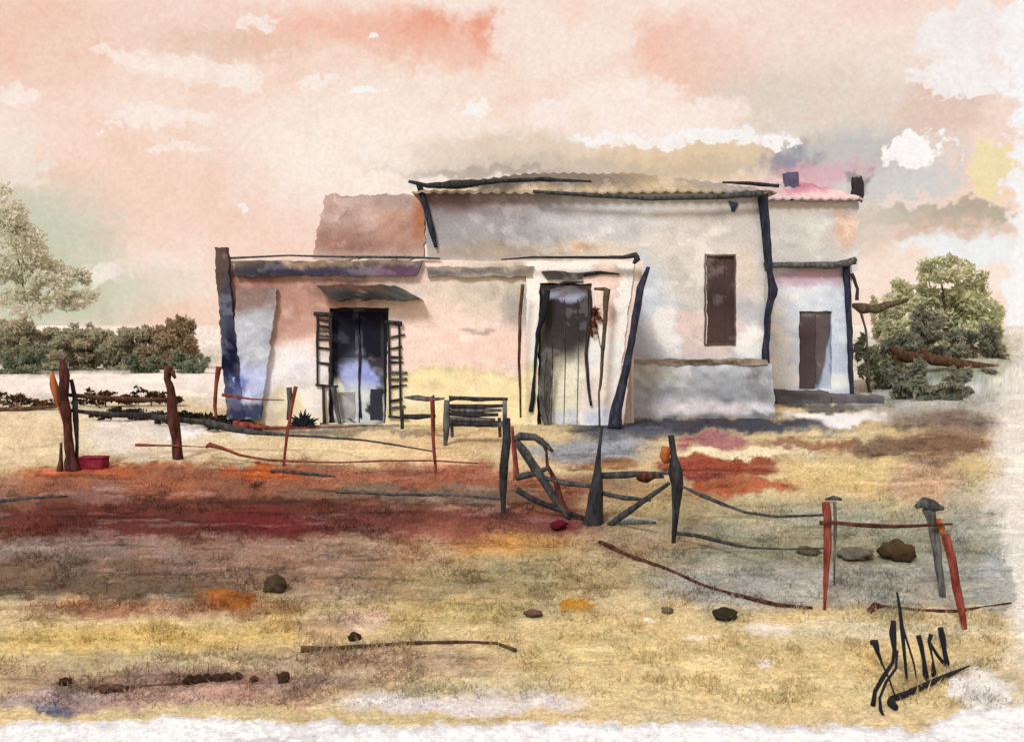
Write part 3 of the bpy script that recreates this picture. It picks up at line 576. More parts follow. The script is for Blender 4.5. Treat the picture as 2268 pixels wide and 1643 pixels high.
# roof of the tall block: low hip of rusty corrugated sheets
def hip_roof(name, x0, x1, y0, y1, z0, zr, inset, c, blobs, parent, over=.25):
    x0 -= over; x1 += over; y0 -= over; y1 += over; ym = .5*(y0+y1)
    n = 260; verts = []; cols = []
    xs = np.linspace(x0, x1, n)
    def hz(x, t):     # t 0..1 eave to ridge, hip ends
        e = min((x-x0), (x1-x))/inset
        return z0+(zr-z0)*min(t, max(e, 0))
    rows = 26; faces = []
    ysr = np.concatenate([np.linspace(y0, ym, rows), np.linspace(ym, y1, rows)[1:]])
    for y in ysr:
        t = 1-abs(y-ym)/(ym-y0)
        for i, x in enumerate(xs):
            verts.append((x, y, hz(x, t)+.02*math.sin(x*2*math.pi/.26)+.10*float(fbm([x*.6], [y*.6], 2)[0])))
    for j in range(len(ysr)-1):
        for i in range(n-1): faces.append((j*n+i, j*n+i+1, (j+1)*n+i+1, (j+1)*n+i))
    v = np.array(verts); me = bpy.data.meshes.new(name); me.from_pydata(verts, [], faces); me.update()
    set_col(me, wash(CX+v[:, 0]*F/v[:, 1], HY-(v[:, 2]-CZ)*F/v[:, 1], c, blobs, 1.15))
    o = link(name, me, M['roof'], parent)
    md_ = o.modifiers.new('thickness', 'SOLIDIFY'); md_.thickness = .04; md_.offset = -1
    return o
hip_roof('roof', xl, xr, YM, YM+7.6, zm+.02, Z(384, YM+3.8), 2.6, (196, 172, 138), [(1500, 355, 260, 30, (216, 184, 138), .8, .5), (1180, 390, 260, 24, (112, 102, 92), .85, .5), (1080, 400, 90, 20, (70, 64, 60), .7, .5), (1230, 370, 110, 14, (110, 98, 84), .7, .5), (1650, 400, 120, 24, (150, 146, 138), .8, .5), (1000, 370, 80, 30, (176, 156, 128), .7, .5)], house)
stick('eaves_board', [(905, 402, 7), (945, 412, 11), (1010, 410, 19), (1100, 402, 10), (1200, 397, 10), (1310, 402, 4)], YM-.32, M['black'], house, .2)
stick('gutter', [(1180, 424, 8), (1300, 432, 9), (1430, 440, 9), (1560, 438, 10), (1640, 432, 14), (1690, 428, 12)], YM-.34, M['wire'], house, .14)
stick('eaves_board', [(1600, 404, 4), (1660, 406, 9), (1725, 412, 8)], YM-.36, M['black'], house, .2)
stick('corner_post', [(928, 408, 14), (944, 460, 14), (956, 510, 13), (966, 548, 7)], YM-.1, M['navy'], house, .14)
stick('downpipe', [(1690, 424, 22), (1694, 480, 20), (1702, 540, 15), (1704, 600, 14), (1712, 640, 20), (1700, 700, 14), (1696, 790, 16), (1694, 870, 17), (1706, 912, 22)], YM-.14, M['navy'], house, .14, 10)
stick('downpipe', [(1684, 440, 12), (1692, 520, 10), (1698, 600, 8)], YM-.12, M['black'], house, .14)
wn = empty('window', None, None); wn.parent = house; wn['label'] = 'narrow window closed by umber-brown shutter boards'
for i in range(3):
    a = WN[0]+2+i*20.2
    sheet('shutter_board', a, a+19, WN[2]+1, WN[3]-2, YM+.03+.008*i, .03, (74, 58, 52), [(1590, 660, 40, 40, (58, 46, 42), .8, .5)], .9, 'paint', wn, cell=5, wob=2.5, rel=.006)
sheet('frame', WN[0]-3, WN[1]+3, WN[2]-3, WN[3]+3, YM-.02, .018, (90, 74, 64), [], .9, 'paint', wn, holes=[(WN[0]+1, WN[1]-1, WN[2]+1, WN[3]-1)], cell=6, wob=2, rel=.004)
sheet('wall_bracket', 1616, 1636, 446, 470, YM-.06, .055, (56, 62, 84), [], .9, 'paint', house, cell=4, wob=5, rel=.02, shear=(0, 0, -7, 7))
# brown block to the left of the tall block
sheet('rear_wall', 692, 940, 432, 575, YM+1.4, .3, (204, 172, 158), [(740, 500, 60, 60, (182, 148, 134), .8, .5), (900, 500, 60, 60, (190, 144, 120), .8, .5), (930, 480, 24, 50, (196, 120, 64), .7, .5), (820, 440, 110, 26, (180, 156, 146), .7, .5), (780, 540, 90, 24, (160, 112, 92), .7, .5)], 1.0, 'plaster', house, cell=6, wob=9, rel=.03, shear=(30, 0, 0, 0))
box('rear_roof', X(730, YM+1.4), X(940, YM+1.4), YM+1.71, YM+6, Z(440, YM+1.4)-.3, Z(440, YM+1.4)-.2, 'roof', house, (150, 120, 104))
# low terrace wall before the tall block
ter = empty('terrace_wall', 'low grey stone-plastered terrace wall with brown top below the umber window', 'wall')
YT = 21.3
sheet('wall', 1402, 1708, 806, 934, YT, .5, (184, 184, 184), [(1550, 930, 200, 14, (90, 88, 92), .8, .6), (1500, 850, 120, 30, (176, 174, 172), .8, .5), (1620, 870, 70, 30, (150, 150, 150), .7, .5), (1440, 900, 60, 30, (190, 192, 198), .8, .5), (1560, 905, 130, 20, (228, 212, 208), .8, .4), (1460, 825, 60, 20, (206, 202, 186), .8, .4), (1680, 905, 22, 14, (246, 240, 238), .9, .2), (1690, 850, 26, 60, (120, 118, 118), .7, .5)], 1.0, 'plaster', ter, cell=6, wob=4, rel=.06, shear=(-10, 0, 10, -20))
sheet('coping', 1390, 1700, 797, 808, YT-.03, .54, (150, 134, 116), [(1560, 800, 90, 6, (72, 50, 32), .9, .5), (1650, 803, 50, 5, (90, 76, 60), .8, .5), (1430, 803, 40, 6, (150, 134, 110), .8, .5)], .9, 'plaster', ter, cell=5, wob=5, rel=.03)

# ------------------------------------------------------------------ outbuilding on the right
YA = 26.0
an = empty('outbuilding', 'small white and lavender outbuilding with pink roof beside the tall block', 'outbuilding')
AB = [(1790, 888, 120, 14, (120, 116, 118), .7, .6), (1800, 800, 90, 40, (206, 206, 214), .6, .5), (1790, 612, 80, 22, (206, 168, 178), .9, .4), (1790, 720, 60, 80, (222, 224, 230), .8, .4), (1725, 760, 20, 110, (246, 240, 236), .9, .2), (1850, 760, 26, 90, (196, 202, 212), .8, .4), (1740, 840, 30, 30, (250, 244, 240), .9, .2), (1860, 850, 40, 20, (250, 244, 242), .8, .3)]
AW = (1770, 1842, 690, 862)
sheet('wall', 1622, 1886, 588, 892, YA, .3, (228, 228, 232), AB, 1.0, 'plaster', an, holes=[AW], cell=6)
sheet('upper_wall', 1602, 1902, 448, 600, YA+1.2, .3, (208, 200, 190), [(1780, 540, 60, 50, (216, 208, 196), .8, .5), (1868, 510, 26, 40, (226, 180, 150), .8, .5), (1800, 460, 90, 16, (206, 192, 172), .7, .5)], 1.0, 'plaster', an, cell=6, wob=5)
box('side_wall', X(1886, YA)-.3, X(1886, YA)-.03, YA+.31, YA+5, -.2, Z(592, YA), 'plaster', an, (196, 196, 196), cuts=3)
box('lean_to_roof', X(1622, YA), X(1892, YA), YA-.18, YA+1.25, Z(586, YA), Z(586, YA)+.06, 'roof', an, (96, 90, 88), cuts=3)
stick('fascia', [(1704, 588, 12), (1760, 586, 13), (1830, 588, 14), (1880, 582, 16), (1896, 574, 10)], YA-.22, M['grey'], an, .2)
hip_roof('roof', X(1640, YA+1.2), X(1888, YA+1.2), YA+1.2, YA+5, Z(440, YA+1.2), Z(396, YA+3), 1.2, (212, 184, 180), [(1790, 415, 46, 14, (206, 128, 146), .85, .5), (1870, 390, 50, 20, (202, 158, 164), .8, .5), (1860, 428, 70, 14, (240, 200, 190), .8, .5)], an)
box('chimney', X(1738, YA+2.4), X(1764, YA+2.4), YA+2.2, YA+2.6, Z(440, YA+2.4), Z(384, YA+2.4), 'plaster', an, (84, 84, 108), cuts=3, wob=.03)
box('chimney', X(1888, YA+2), X(1908, YA+2), YA+1.85, YA+2.1, Z(446, YA+2), Z(394, YA+2), 'plaster', an, (52, 52, 58), cuts=3, wob=.04)
stick('corner_post', [(1874, 590, 16), (1878, 650, 15), (1882, 740, 13), (1884, 820, 12), (1888, 892, 10)], YA-.1, M['navy'], an, .14)
stick('brace', [(1886, 606, 10), (1900, 640, 7), (1898, 665, 9)], YA-.12, M['black'], an, .2)
ad = empty('door', None, None); ad.parent = an; ad['label'] = 'umber-brown broken door narrowing towards its foot'
sheet('door_leaf', 1772, 1806, 684, 866, YA+.06, .05, (86, 72, 70), [(1790, 760, 40, 50, (74, 60, 58), .8, .5)], .9, 'paint', ad, cell=5, wob=4, rel=.01)
sheet('door_leaf', 1807, 1840, 694, 850, YA+.07, .05, (92, 78, 76), [(1820, 820, 30, 40, (104, 94, 92), .8, .5)], .9, 'paint', ad, cell=5, wob=4, rel=.01, shear=(0, 4, -26, 0))
sheet('door_backing', AW[0]+1, AW[1]-1, AW[2]+1, AW[3]-1, YA+.2, .04, (186, 188, 196), [], 1.0, 'plaster', ad, cell=10, wob=1)
st = empty('stone_step', 'dark grey stone step running along the foot of the small outbuilding', 'step')
sheet('step_block', 1722, 1840, 868, 898, YA-.8, .78, (98, 92, 92), [(1780, 872, 50, 10, (70, 64, 64), .8, .4)], .9, 'rock', st, cell=6, wob=6, rel=.04)
sheet('step_block', 1842, 1958, 876, 900, YA-.75, .73, (104, 98, 98), [(1900, 892, 60, 8, (76, 72, 72), .8, .4)], .9, 'rock', st, cell=6, wob=6, rel=.04)

# ------------------------------------------------------------------ trees and scrub
SAGE = [(226, 226, 208), (220, 222, 202), (230, 228, 214), (214, 216, 196)]
OLIVE = [(178, 176, 152), (188, 180, 156), (164, 170, 148), (196, 188, 166)]
DGREEN = [(124, 138, 116), (136, 148, 124), (110, 124, 104), (150, 156, 134)]
PALE = [(212, 214, 182), (200, 204, 168), (222, 220, 194), (190, 196, 160)]
GREYG = [(136, 142, 126), (150, 152, 136), (118, 126, 110), (162, 158, 142)]
BROWN = [(84, 60, 38), (64, 46, 30), (110, 82, 54), (56, 50, 34)]
tree('sage_tree', 'pale sage tree fading at the far left edge', 'tree', 40, 760, 60, [(10, 460, 40, 40), (30, 500, 60, 60), (70, 560, 70, 60), (20, 600, 70, 60), (110, 620, 70, 50), (60, 670, 90, 40), (150, 660, 60, 40), (180, 600, 40, 36)], 6500, .17, SAGE, seed=1, trunk_w=10)
hl = [(30, 740, 70, 36, 'olive hedge bush at the left edge behind the fence', OLIVE), (120, 742, 70, 34, 'second olive hedge bush from the left edge', OLIVE), (205, 745, 70, 34, 'olive hedge bush above the big maroon post', OLIVE), (285, 745, 60, 34, 'brown-green hedge bush between the two maroon posts', OLIVE), (350, 742, 56, 36, 'brown-green hedge bush above the second maroon post', [(176, 160, 132), (158, 146, 122), (164, 146, 122)]), (400, 735, 40, 38, 'brown hedge bush at the right end of the hedge', [(172, 154, 124), (156, 140, 112)])]
for i, (u, v, ru, rv, lb, cs) in enumerate(hl):
    v += (-8, 6, -2, 9, 3, -6)[i]; rv *= (1.1, .8, 1.05, .85, 1.0, 1.15)[i]
    tree('hedge_bush', lb, 'bush', u, 815, 44+i*.3, [(u-ru*.4, v+6, ru*.6, rv*.85), (u+ru*.4, v+2, ru*.6, rv*.9), (u-ru*.4, v+42, ru*.6, rv*.9), (u+ru*.4, v+44, ru*.6, rv*.9), (u, v-4, ru*.5, rv*.8), (u, v+62, ru*.9, rv*.6), (u, v+24, ru*.9, rv*.9)], 5200, .1, cs, 'hedge bushes behind the left fence', 30+i, 10)
gl = [(50, 790, 60, 26, 'dark green scrub bush low at the left edge'), (320, 802, 46, 22, 'dark green scrub bush left of the second maroon post'), (420, 800, 50, 26, 'dark green scrub bush touching the house corner')]
for i, (u, v, ru, rv, lb) in enumerate(gl):
    tree('scrub_bush', lb, 'bush', u, 830, 41+i*.4, [(u-ru*.4, v, ru*.6, rv), (u+ru*.45, v+2, ru*.55, rv*.8), (u, v+18, ru*.9, rv*.8), (u, v+28, ru, rv*.5)], 2200, .09, DGREEN, 'dark green scrub', 50+i, 8)
bl = [(40, 888, 90, 14, 'dry brown bramble at the left edge behind the fence'), (235, 880, 60, 16, 'dry brown bramble right of the big maroon post'), (335, 880, 60, 16, 'dry brown bramble left of the second maroon post'), (430, 925, 70, 11, 'blackish bramble along the fence foot near the house corner'), (300, 918, 80, 10, 'dark olive bramble low between the maroon posts'), (520, 938, 50, 11, 'blackish bramble at the foot of the blue buttress')]
for i, (u, v, ru, rv, lb) in enumerate(bl):
    p = hit(u, v+rv+4)
    tree('bramble', lb, 'bush', u, v+rv, min(p.y, 26), [(u-ru*.9, v+5, ru*.4, rv*.8), (u-ru*.45, v-rv*.4, ru*.4, rv*1.2), (u+ru*.5, v+1, ru*.5, rv*.9), (u+ru*.9, v+rv*.4, ru*.4, rv*.8), (u, v, ru*.5, rv*1.3)], 900, .05, BROWN if i < 3 else [(44, 46, 38), (64, 60, 46), (36, 38, 38)], 'dry brambles along the fence', 70+i, 4)
tree('pale_tree', 'pale yellow-green tree with ragged crown at the right edge', 'tree', 2090, 850, 36, [(2010, 640, 50, 36), (2080, 600, 70, 36), (2150, 620, 60, 50), (2190, 690, 40, 50), (2060, 680, 80, 50), (2130, 700, 70, 50), (1975, 690, 36, 36), (2205, 740, 22, 36)], 5600, .12, PALE, seed=90, trunk_w=16)
tree('grey_green_bush', 'dark grey-green bush in front of the pale tree', 'bush', 2040, 800, 30, [(2035, 715, 36, 40), (2070, 740, 40, 40), (2010, 760, 40, 30), (1960, 780, 40, 30)], 2300, .09, GREYG, seed=91, trunk_w=12)
tree('grey_green_bush', 'dark grey-green bush at the right edge above the brown log', 'bush', 2160, 800, 30.5, [(2140, 745, 36, 30), (2185, 750, 34, 32), (2205, 775, 24, 24), (2110, 770, 40, 26)], 2200, .09, GREYG, seed=92, trunk_w=12)
for i, (u, v, ru, rv, lb, cs) in enumerate(((2000, 830, 60, 34, 'grey-green scrub under the dark grey-green bush', GREYG), (2150, 836, 70, 30, 'grey-green scrub under the brown log at the right edge', GREYG), (2110, 790, 70, 40, 'olive shrub filling the foot of the pale tree', OLIVE), (2200, 800, 36, 44, 'olive shrub at the right edge beside the bank', OLIVE), (1990, 740, 40, 50, 'yellow-green shrub left of the dark grey-green bush', PALE), (2060, 860, 90, 18, 'low grey-green scrub spread along the bank before the log', GREYG), (1960, 700, 36, 40, 'pale loose shrub just right of the outbuilding', PALE))):
    tree('shrub', lb, 'bush', u, 850, (28.2, 28.4, 33, 33.5, 32, 26.6, 34)[i], [(u-ru*.4, v, ru*.6, rv), (u+ru*.4, v, ru*.6, rv), (u, v+rv*.8, ru*.9, rv*.7)], 2200, .1, cs, 'shrubs at the right edge', 110+i, 8)
tree('green_shrub', 'dark green shrub beside the right corner of the outbuilding', 'bush', 1930, 850, 28, [(1920, 800, 30, 34), (1950, 830, 36, 24), (1905, 770, 16, 30)], 1500, .07, DGREEN, seed=93, trunk_w=8)
o = stick('bare_branch', [(1888, 676, 10), (1905, 680, 22), (1940, 684, 20), (1975, 674, 14), (2012, 664, 7)], 27.4, M['bark'], None, .2); tag(o, 'thick dark bare branch reaching right from the outbuilding corner', 'branch')
stick('twig', [(1905, 684, 6), (1918, 730, 5), (1922, 800, 5), (1925, 850, 6)], 27.4, M['bark'], o, .2)
o = stick('log', [(1972, 768, 16), (1990, 786, 24), (2060, 796, 24), (2140, 808, 22), (2210, 818, 18), (2232, 826, 12)], 28.9, M['brown'], None, .12, 10); tag(o, 'long dark brown log lying along the grey bank at the right edge', 'log')
stick('stub', [(1984, 784, 18), (1980, 815, 14), (1974, 852, 12)], 28.9, M['brown'], o, .15)
stick('stub', [(2050, 796, 20), (2046, 770, 18)], 28.9, M['brown'], o, .15)

# ------------------------------------------------------------------ things before the house
b0 = hit(1060, 985)
bench = empty('wooden_bench', 'dark slatted wooden bench standing before the cream wall', 'bench', loc=(0, 0, 0))
yb = b0.y
stick('top_rail', [(995, 884, 14), (1010, 882, 9), (1070, 884, 9), (1125, 883, 6)], yb, M['black'], bench, .2)
for i, v in enumerate((899, 908, 917, 927, 937)):
    stick('slat', [(985, v, 9), (1050, v+2, 10), (1118-i*7, v-1+i, 7)], yb+.03, M['black'] if i % 2 == 0 else M['grey'], bench, .22)
stick('leg', [(990, 886, 13), (989, 940, 15), (986, 990, 8)], yb, M['grey'], bench, .15)
stick('leg', [(1118, 886, 10), (1117, 940, 10), (1116, 990, 7)], yb+.02, M['grey'], bench, .15)
for u in (1000, 1106):
    stick('leg', [(u, 925, 9), (u+2, 968, 7)], [yb+.42]*2, M['grey'], bench, .15)
sheet('seat', 988, 1120, 938, 946, yb+.02, .42, (60, 58, 54), [], .9, 'paint', bench, cell=6, wob=3, rel=.02)
br = empty('low_rail', 'low broken black rail between the double door and the bench', 'rail')
stick('post', [(890, 905, 8), (891, 950, 8)], 18.6, M['black'], br); stick('rail', [(890, 922, 13), (920, 923, 11), (965, 920, 7)], 18.6, M['black'], br, .25); stick('rail', [(895, 880, 4), (925, 882, 14), (945, 885, 12), (985, 882, 3)], 18.6, M['grey'], br, .2); stick('post', [(960, 875, 5), (962, 955, 5)], 18.6, M['black'], br)
py = 19.2
pl = empty('spiky_plant', 'small black spiky plant against the pale wall left of the double door', 'plant', loc=((672-CX)*py/F, py, float(G(0, py))))
for i in range(16):
    an_ = math.pi*(i/15)*1.1-.15; ln = 30+14*random.random()
    q = Vector((math.cos(an_)*ln*py/F, random.uniform(-.12, .12), abs(math.sin(an_))*ln*py/F+.02))
    tube('leaf', [(0, 0, .0), tuple(q*.55+Vector((0, 0, .03))), tuple(q)], [.03, .035, .004], M['ink'], pl, 6, .15, i)

# ------------------------------------------------------------------ fence, left
def post(label, pts, mat, cat='post', name='fence_post', group='fence posts', rough=.26, extra=None):
    y = hit(pts[-1][0], pts[-1][1]).y
    q = list(pts)+[(pts[-1][0]+(pts[-1][0]-pts[-2][0])*.1, pts[-1][1]+12, pts[-1][2])]
    o = stick(name, q, y, M[mat], None, rough, 9); tag(o, label, cat, group); return o, y
o, yA = post('big split maroon fence post at the left with an orange stump beside it', [(138, 796, 9), (142, 830, 22), (140, 880, 26), (150, 950, 22), (158, 1010, 24), (160, 1044, 34)], 'maroon')
stick('splinter', [(114, 822, 7), (118, 850, 18), (130, 890, 16), (140, 920, 10), (146, 945, 6)], yA+.05, M['orange'], o, .2)
stick('splinter', [(158, 840, 7), (166, 880, 12), (168, 930, 12), (170, 980, 7), (168, 1030, 8)], yA+.1, M['black'], o, .25)
stick('splinter', [(135, 980, 6), (134, 1020, 8), (132, 1052, 16)], yA-.04, M['brown'], o, .25)
oB, yB = post('maroon fence post with a notched top, second from the left', [(376, 812, 20), (370, 840, 18), (378, 870, 22), (384, 920, 24), (390, 960, 22), (396, 1018, 22)], 'maroon')
stick('peg', [(380, 822, 14), (388, 838, 6)], yB-.05, M['maroon'], oB, .2)
_, yC = post('thin curved red fence stake beside the blue house corner', [(485, 812, 12), (479, 850, 9), (477, 900, 8), (480, 938, 7)], 'red')
oD, yD = post('thin slanting stake, half black and half red, before the pale wall', [(655, 856, 9), (648, 890, 8), (636, 960, 7), (628, 1030, 5)], 'red')
stick('black_side', [(641, 858, 12), (643, 890, 11), (638, 930, 7)], yD+.04, M['wire'], oD, .2)
_, yE = post('thin straight red stake left of the slatted bench', [(955, 878, 8), (957, 930, 7), (961, 1000, 8), (965, 1050, 6)], 'red')
def rail(label, pts, ys, mat, name='fence_rail', cat='rail', group='fence rails and wires', rough=.2):
    o = stick(name, pts, ys, M[mat], None, rough, 7); return tag(o, label, cat, group)
rail('dark rail from the left edge to the big maroon post', [(-20, 908, 9), (60, 906, 10), (138, 898, 7)], [yA+.4, yA+.3, yA+.06], 'brown')
rail('upper brown rail between the two maroon posts', [(142, 874, 9), (220, 880, 11), (310, 886, 12), (380, 884, 9)], [yA+.1, yA+.3, yB-.2, yB+.05], 'brown')
rail('thick dark rail from the big maroon post to the house corner', [(150, 908, 8), (240, 918, 13), (330, 920, 15), (390, 928, 11), (450, 936, 14), (500, 946, 18), (560, 958, 13), (640, 964, 7), (720, 968, 6), (800, 974, 5), (880, 986, 4), (960, 1000, 3)], [yA+.1, yA+.5, yA+.9, yB+.08, yB+.3, yB+.4, yB+.4, yB+.5, yB+.5, yE+.5, yE+.2, yE], 'wire')
rail('thin red rod crossing the second maroon post', [(300, 985, 7), (345, 986, 5), (400, 987, 3), (458, 990, 2)], yB-.08, 'red')
rail('wavy red rail rising to a forked end below the house corner', [(456, 990, 6), (464, 984, 14), (490, 992, 10), (530, 1008, 6), (590, 1018, 6), (660, 1022, 4), (760, 1024, 4), (860, 1020, 4), (960, 1020, 4), (1060, 1026, 3)], [yB-.1, yB-.1, yB-.15, yB-.2, yD-.1, yD-.1, yD-.1, yE, yE-.05, yE-.1], 'red')
rail('red wedge-ended rail along the foot of the front wing', [(516, 938, 12), (545, 942, 16), (600, 948, 9), (680, 948, 4), (790, 944, 3)], 18.4, 'red')
rail('thin red wire crossing the blue buttress', [(492, 874, 8), (520, 878, 5), (560, 884, 4), (630, 886, 2)], 18.8, 'red')
p = hit(195, 1042)
cb = empty('crimson_box', 'small crimson box lying at the foot of the big maroon post', 'box', loc=(0, 0, 0))
box('box_body', X(170, p.y), X(226, p.y), p.y, p.y+.26, p.z-.02, p.z+.17, 'crimson', cb, wob=.012, cuts=2)
box('lid', X(168, p.y), X(227, p.y), p.y-.012, p.y+.27, p.z+.172, p.z+.195, 'crimson', cb, wob=.008, cuts=2)
for lb, pts in (('black stick on the ground at the left edge below the posts', [(-10, 1112, 7), (60, 1106, 8), (150, 1100, 4)]), ('dark stick lying on the orange earth below the slanting stake', [(600, 1045, 6), (660, 1048, 9), (742, 1056, 4)]), ('long thin dark pole on the ground left of the gate', [(690, 1088, 3), (860, 1096, 6), (1000, 1100, 8), (1112, 1106, 7)])):
    ys = [hit(max(a, 0), b).y for a, b, c in pts]; tag(stick('fallen_stick', [(a, b-c*.3, c) for a, b, c in pts], ys, M['wire'], None, .22, 6), lb, 'stick', 'sticks lying on the ground')

# ------------------------------------------------------------------ gate
og, yG = post('straight black gate post left of the leaning gate', [(1122, 926, 20), (1121, 980, 20), (1117, 1050, 18), (1115, 1135, 13)], 'black', 'gate post', 'gate_post', 'gate posts')
_, yg2 = post('thin red stake against the left gate post', [(1135, 944, 7), (1138, 1000, 10), (1142, 1062, 12)], 'red')
oc, yc = post('black centre gate post, broad at the foot and pointed on top', [(1333, 944, 6), (1328, 990, 9), (1324, 1030, 14), (1322, 1070, 26), (1318, 1120, 36), (1314, 1160, 46)], 'black', 'gate post', 'gate_post', 'gate posts', .1)
orr, yr = post('black right gate post with a swollen middle', [(1486, 964, 14), (1492, 1010, 15), (1495, 1045, 34), (1500, 1075, 28), (1497, 1130, 16), (1492, 1200, 9)], 'black', 'gate post', 'gate_post', 'gate posts', .1)
stick('rust_patch', [(1477, 990, 20), (1474, 1010, 26), (1480, 1024, 14)], yr+.02, M['orange'], orr, .2)
gl_ = empty('gate_leaf', 'collapsed dark gate leaf with diagonal brace left of the centre post', 'gate')
ya, yb2 = yG-.05, yc+.1
def gy(u): return ya+(yb2-ya)*(u-1140)/180
def grail(nm, pts, mat, par): return stick(nm, pts, [gy(q[0]) for q in pts], M[mat], par, .15, 8)
grail('top_rail', [(1140, 976, 14), (1152, 966, 20), (1185, 968, 18), (1210, 986, 13), (1225, 1000, 6)], 'wire', gl_)
grail('diagonal_brace', [(1144, 978, 14), (1165, 1006, 20), (1195, 1050, 20), (1225, 1098, 16), (1250, 1134, 12), (1262, 1150, 8)], 'wire', gl_)
grail('middle_rail', [(1144, 1058, 15), (1180, 1050, 14), (1216, 1036, 10)], 'wire', gl_)
grail('middle_rail', [(1200, 1056, 9), (1250, 1070, 13), (1312, 1076, 10)], 'wire', gl_)
grail('bottom_rail', [(1146, 1084, 13), (1175, 1102, 15), (1215, 1120, 12), (1290, 1145, 8)], 'black', gl_)
grail('red_strap', [(1198, 970, 10), (1210, 1000, 6), (1212, 1030, 8), (1232, 1070, 12), (1242, 1110, 14), (1262, 1140, 8), (1300, 1150, 9)], 'maroon', gl_)
gr_ = empty('gate_leaf', 'sagging dark gate leaf with rising brace right of the centre post', 'gate')
def gy2(u): return yc+.05+(yr-yc)*(u-1330)/160
def grail2(nm, pts, mat): return stick(nm, pts, [gy2(q[0]) for q in pts], M[mat], gr_, .15, 8)
grail2('top_rail', [(1332, 1052, 14), (1375, 1052, 16), (1430, 1050, 11), (1488, 1046, 8)], 'wire')
grail2('latch', [(1416, 1056, 20), (1430, 1056, 26), (1450, 1054, 12), (1470, 1056, 5)], 'maroon')
grail2('middle_rail', [(1335, 1092, 12), (1380, 1102, 12), (1440, 1108, 6)], 'wire')
grail2('diagonal_brace', [(1350, 1164, 14), (1385, 1138, 15), (1430, 1106, 13), (1482, 1070, 8)], 'wire')
grail2('bottom_rail', [(1372, 1158, 10), (1410, 1156, 10), (1452, 1157, 6)], 'grey')

# ------------------------------------------------------------------ fence, right
of, yF = post('thick red fence post right of the gate with a grey stake behind', [(1828, 1112, 17), (1833, 1150, 17), (1832, 1220, 15), (1829, 1290, 12), (1826, 1350, 6)], 'red')
post('thin grey stake with a flat mushroom cap behind the red post', [(1850, 1112, 8), (1850, 1160, 7), (1849, 1220, 5), (1848, 1296, 4)], 'grey')[0]
og2, yH = post('grey leaning fence post with a wide splayed top at the right', [(2052, 1126, 30), (2064, 1160, 20), (2074, 1210, 20), (2082, 1260, 20), (2088, 1318, 14)], 'grey')
stick('post_cap', [(2028, 1122, 10), (2045, 1112, 24), (2066, 1120, 26), (2090, 1126, 8)], yH-.03, M['wire'], og2, .2)
stick('rust_patch', [(2078, 1150, 12), (2084, 1168, 16), (2086, 1184, 8)], yH-.06, M['orange'], og2, .2)
stick('cap', [(1828, 1106, 5), (1846, 1102, 10), (1864, 1106, 5)], hit(1848, 1296).y, M['wire'], [q for q in scene.objects if q.get('label', '').startswith('thin grey stake with')][0], .2)
_, yI = post('leaning dark red fence post nearest the right edge', [(2095, 1184, 18), (2106, 1230, 20), (2118, 1300, 20), (2128, 1350, 17), (2136, 1392, 12)], 'red')
rail('upper dark wire sagging from the right gate post to the red post', [(1500, 1072, 5), (1540, 1090, 9), (1590, 1112, 9), (1650, 1134, 6), (1720, 1144, 7), (1828, 1140, 5)], [yr, yr-.2, yr-.5, yr-.9, yr-1.3, yF], 'wire')
rail('lower dark wire from the foot of the right gate post', [(1496, 1180, 10), (1540, 1184, 10), (1600, 1200, 9), (1660, 1212, 6), (1740, 1216, 4), (1828, 1214, 4)], [yr, yr-.2, yr-.5, yr-.9, yr-1.3, yF], 'wire')
rail('dark red rail between the red post and the grey post', [(1816, 1158, 11), (1840, 1157, 9), (1900, 1163, 9), (1980, 1166, 9), (2060, 1162, 7), (2110, 1160, 4)], [yF-.06, yF-.06, yF-.1, yF-.1, yH-.1, yH-.15], 'maroon')
def lying(label, pts, mat, name='fallen_rail', cat='rail'):
    ys = [hit(a, b+c*.4).y for a, b, c in pts]; return tag(stick(name, pts, ys, M[mat], None, .3, 7), label, cat, 'rails fallen on the grass')
lying('dark red rail on the grass running from the gate to the red post', [(1330, 1200, 9), (1400, 1232, 10), (1480, 1262, 8), (1560, 1296, 8), (1640, 1320, 10), (1720, 1338, 8), (1800, 1346, 6)], 'maroon')
lying('knob-ended dark red rail on the grass at the right edge', [(1926, 1352, 14), (1938, 1340, 18), (1960, 1342, 6), (2030, 1350, 7), (2120, 1354, 8), (2180, 1344, 5), (2240, 1334, 3)], 'maroon')

# ------------------------------------------------------------------ stones, sticks and signature strokes in the foreground
for lb, u, v, w, h, c in (
    ('dark olive stone in the field above the orange earth patch', 612, 1290, 56, 34, (62, 54, 40)), ('small black stone at the centre right of the field', 1608, 1355, 60, 26, (46, 42, 32)),
    ('tiny grey stone left of the small black stone', 1478, 1350, 28, 16, (92, 90, 78)), ('large dark stone between the red post and the grey post', 1985, 1216, 78, 44, (64, 52, 34)),
    ('flat grey stone right behind the red post', 1895, 1222, 80, 26, (96, 92, 84)), ('small flat dark stone left of the red post', 1790, 1216, 50, 16, (82, 76, 58)), ('small plum stone in the middle of the field', 1180, 1355, 44, 14, (92, 70, 62)),
    ('round black stone resting beside the long foreground stick', 785, 1408, 30, 18, (40, 34, 26)), ('crimson stone beside the white patch at the gate foot', 1238, 1160, 40, 22, (80, 14, 30)),
    ('black stone at the left of the foreground, on the mauve earth', 144, 1506, 30, 16, (54, 38, 28)), ('dark slanting stone right of the row of dark stones', 628, 1496, 28, 26, (66, 46, 40))):
    stone('stone', lb, u, v, w, h, c)
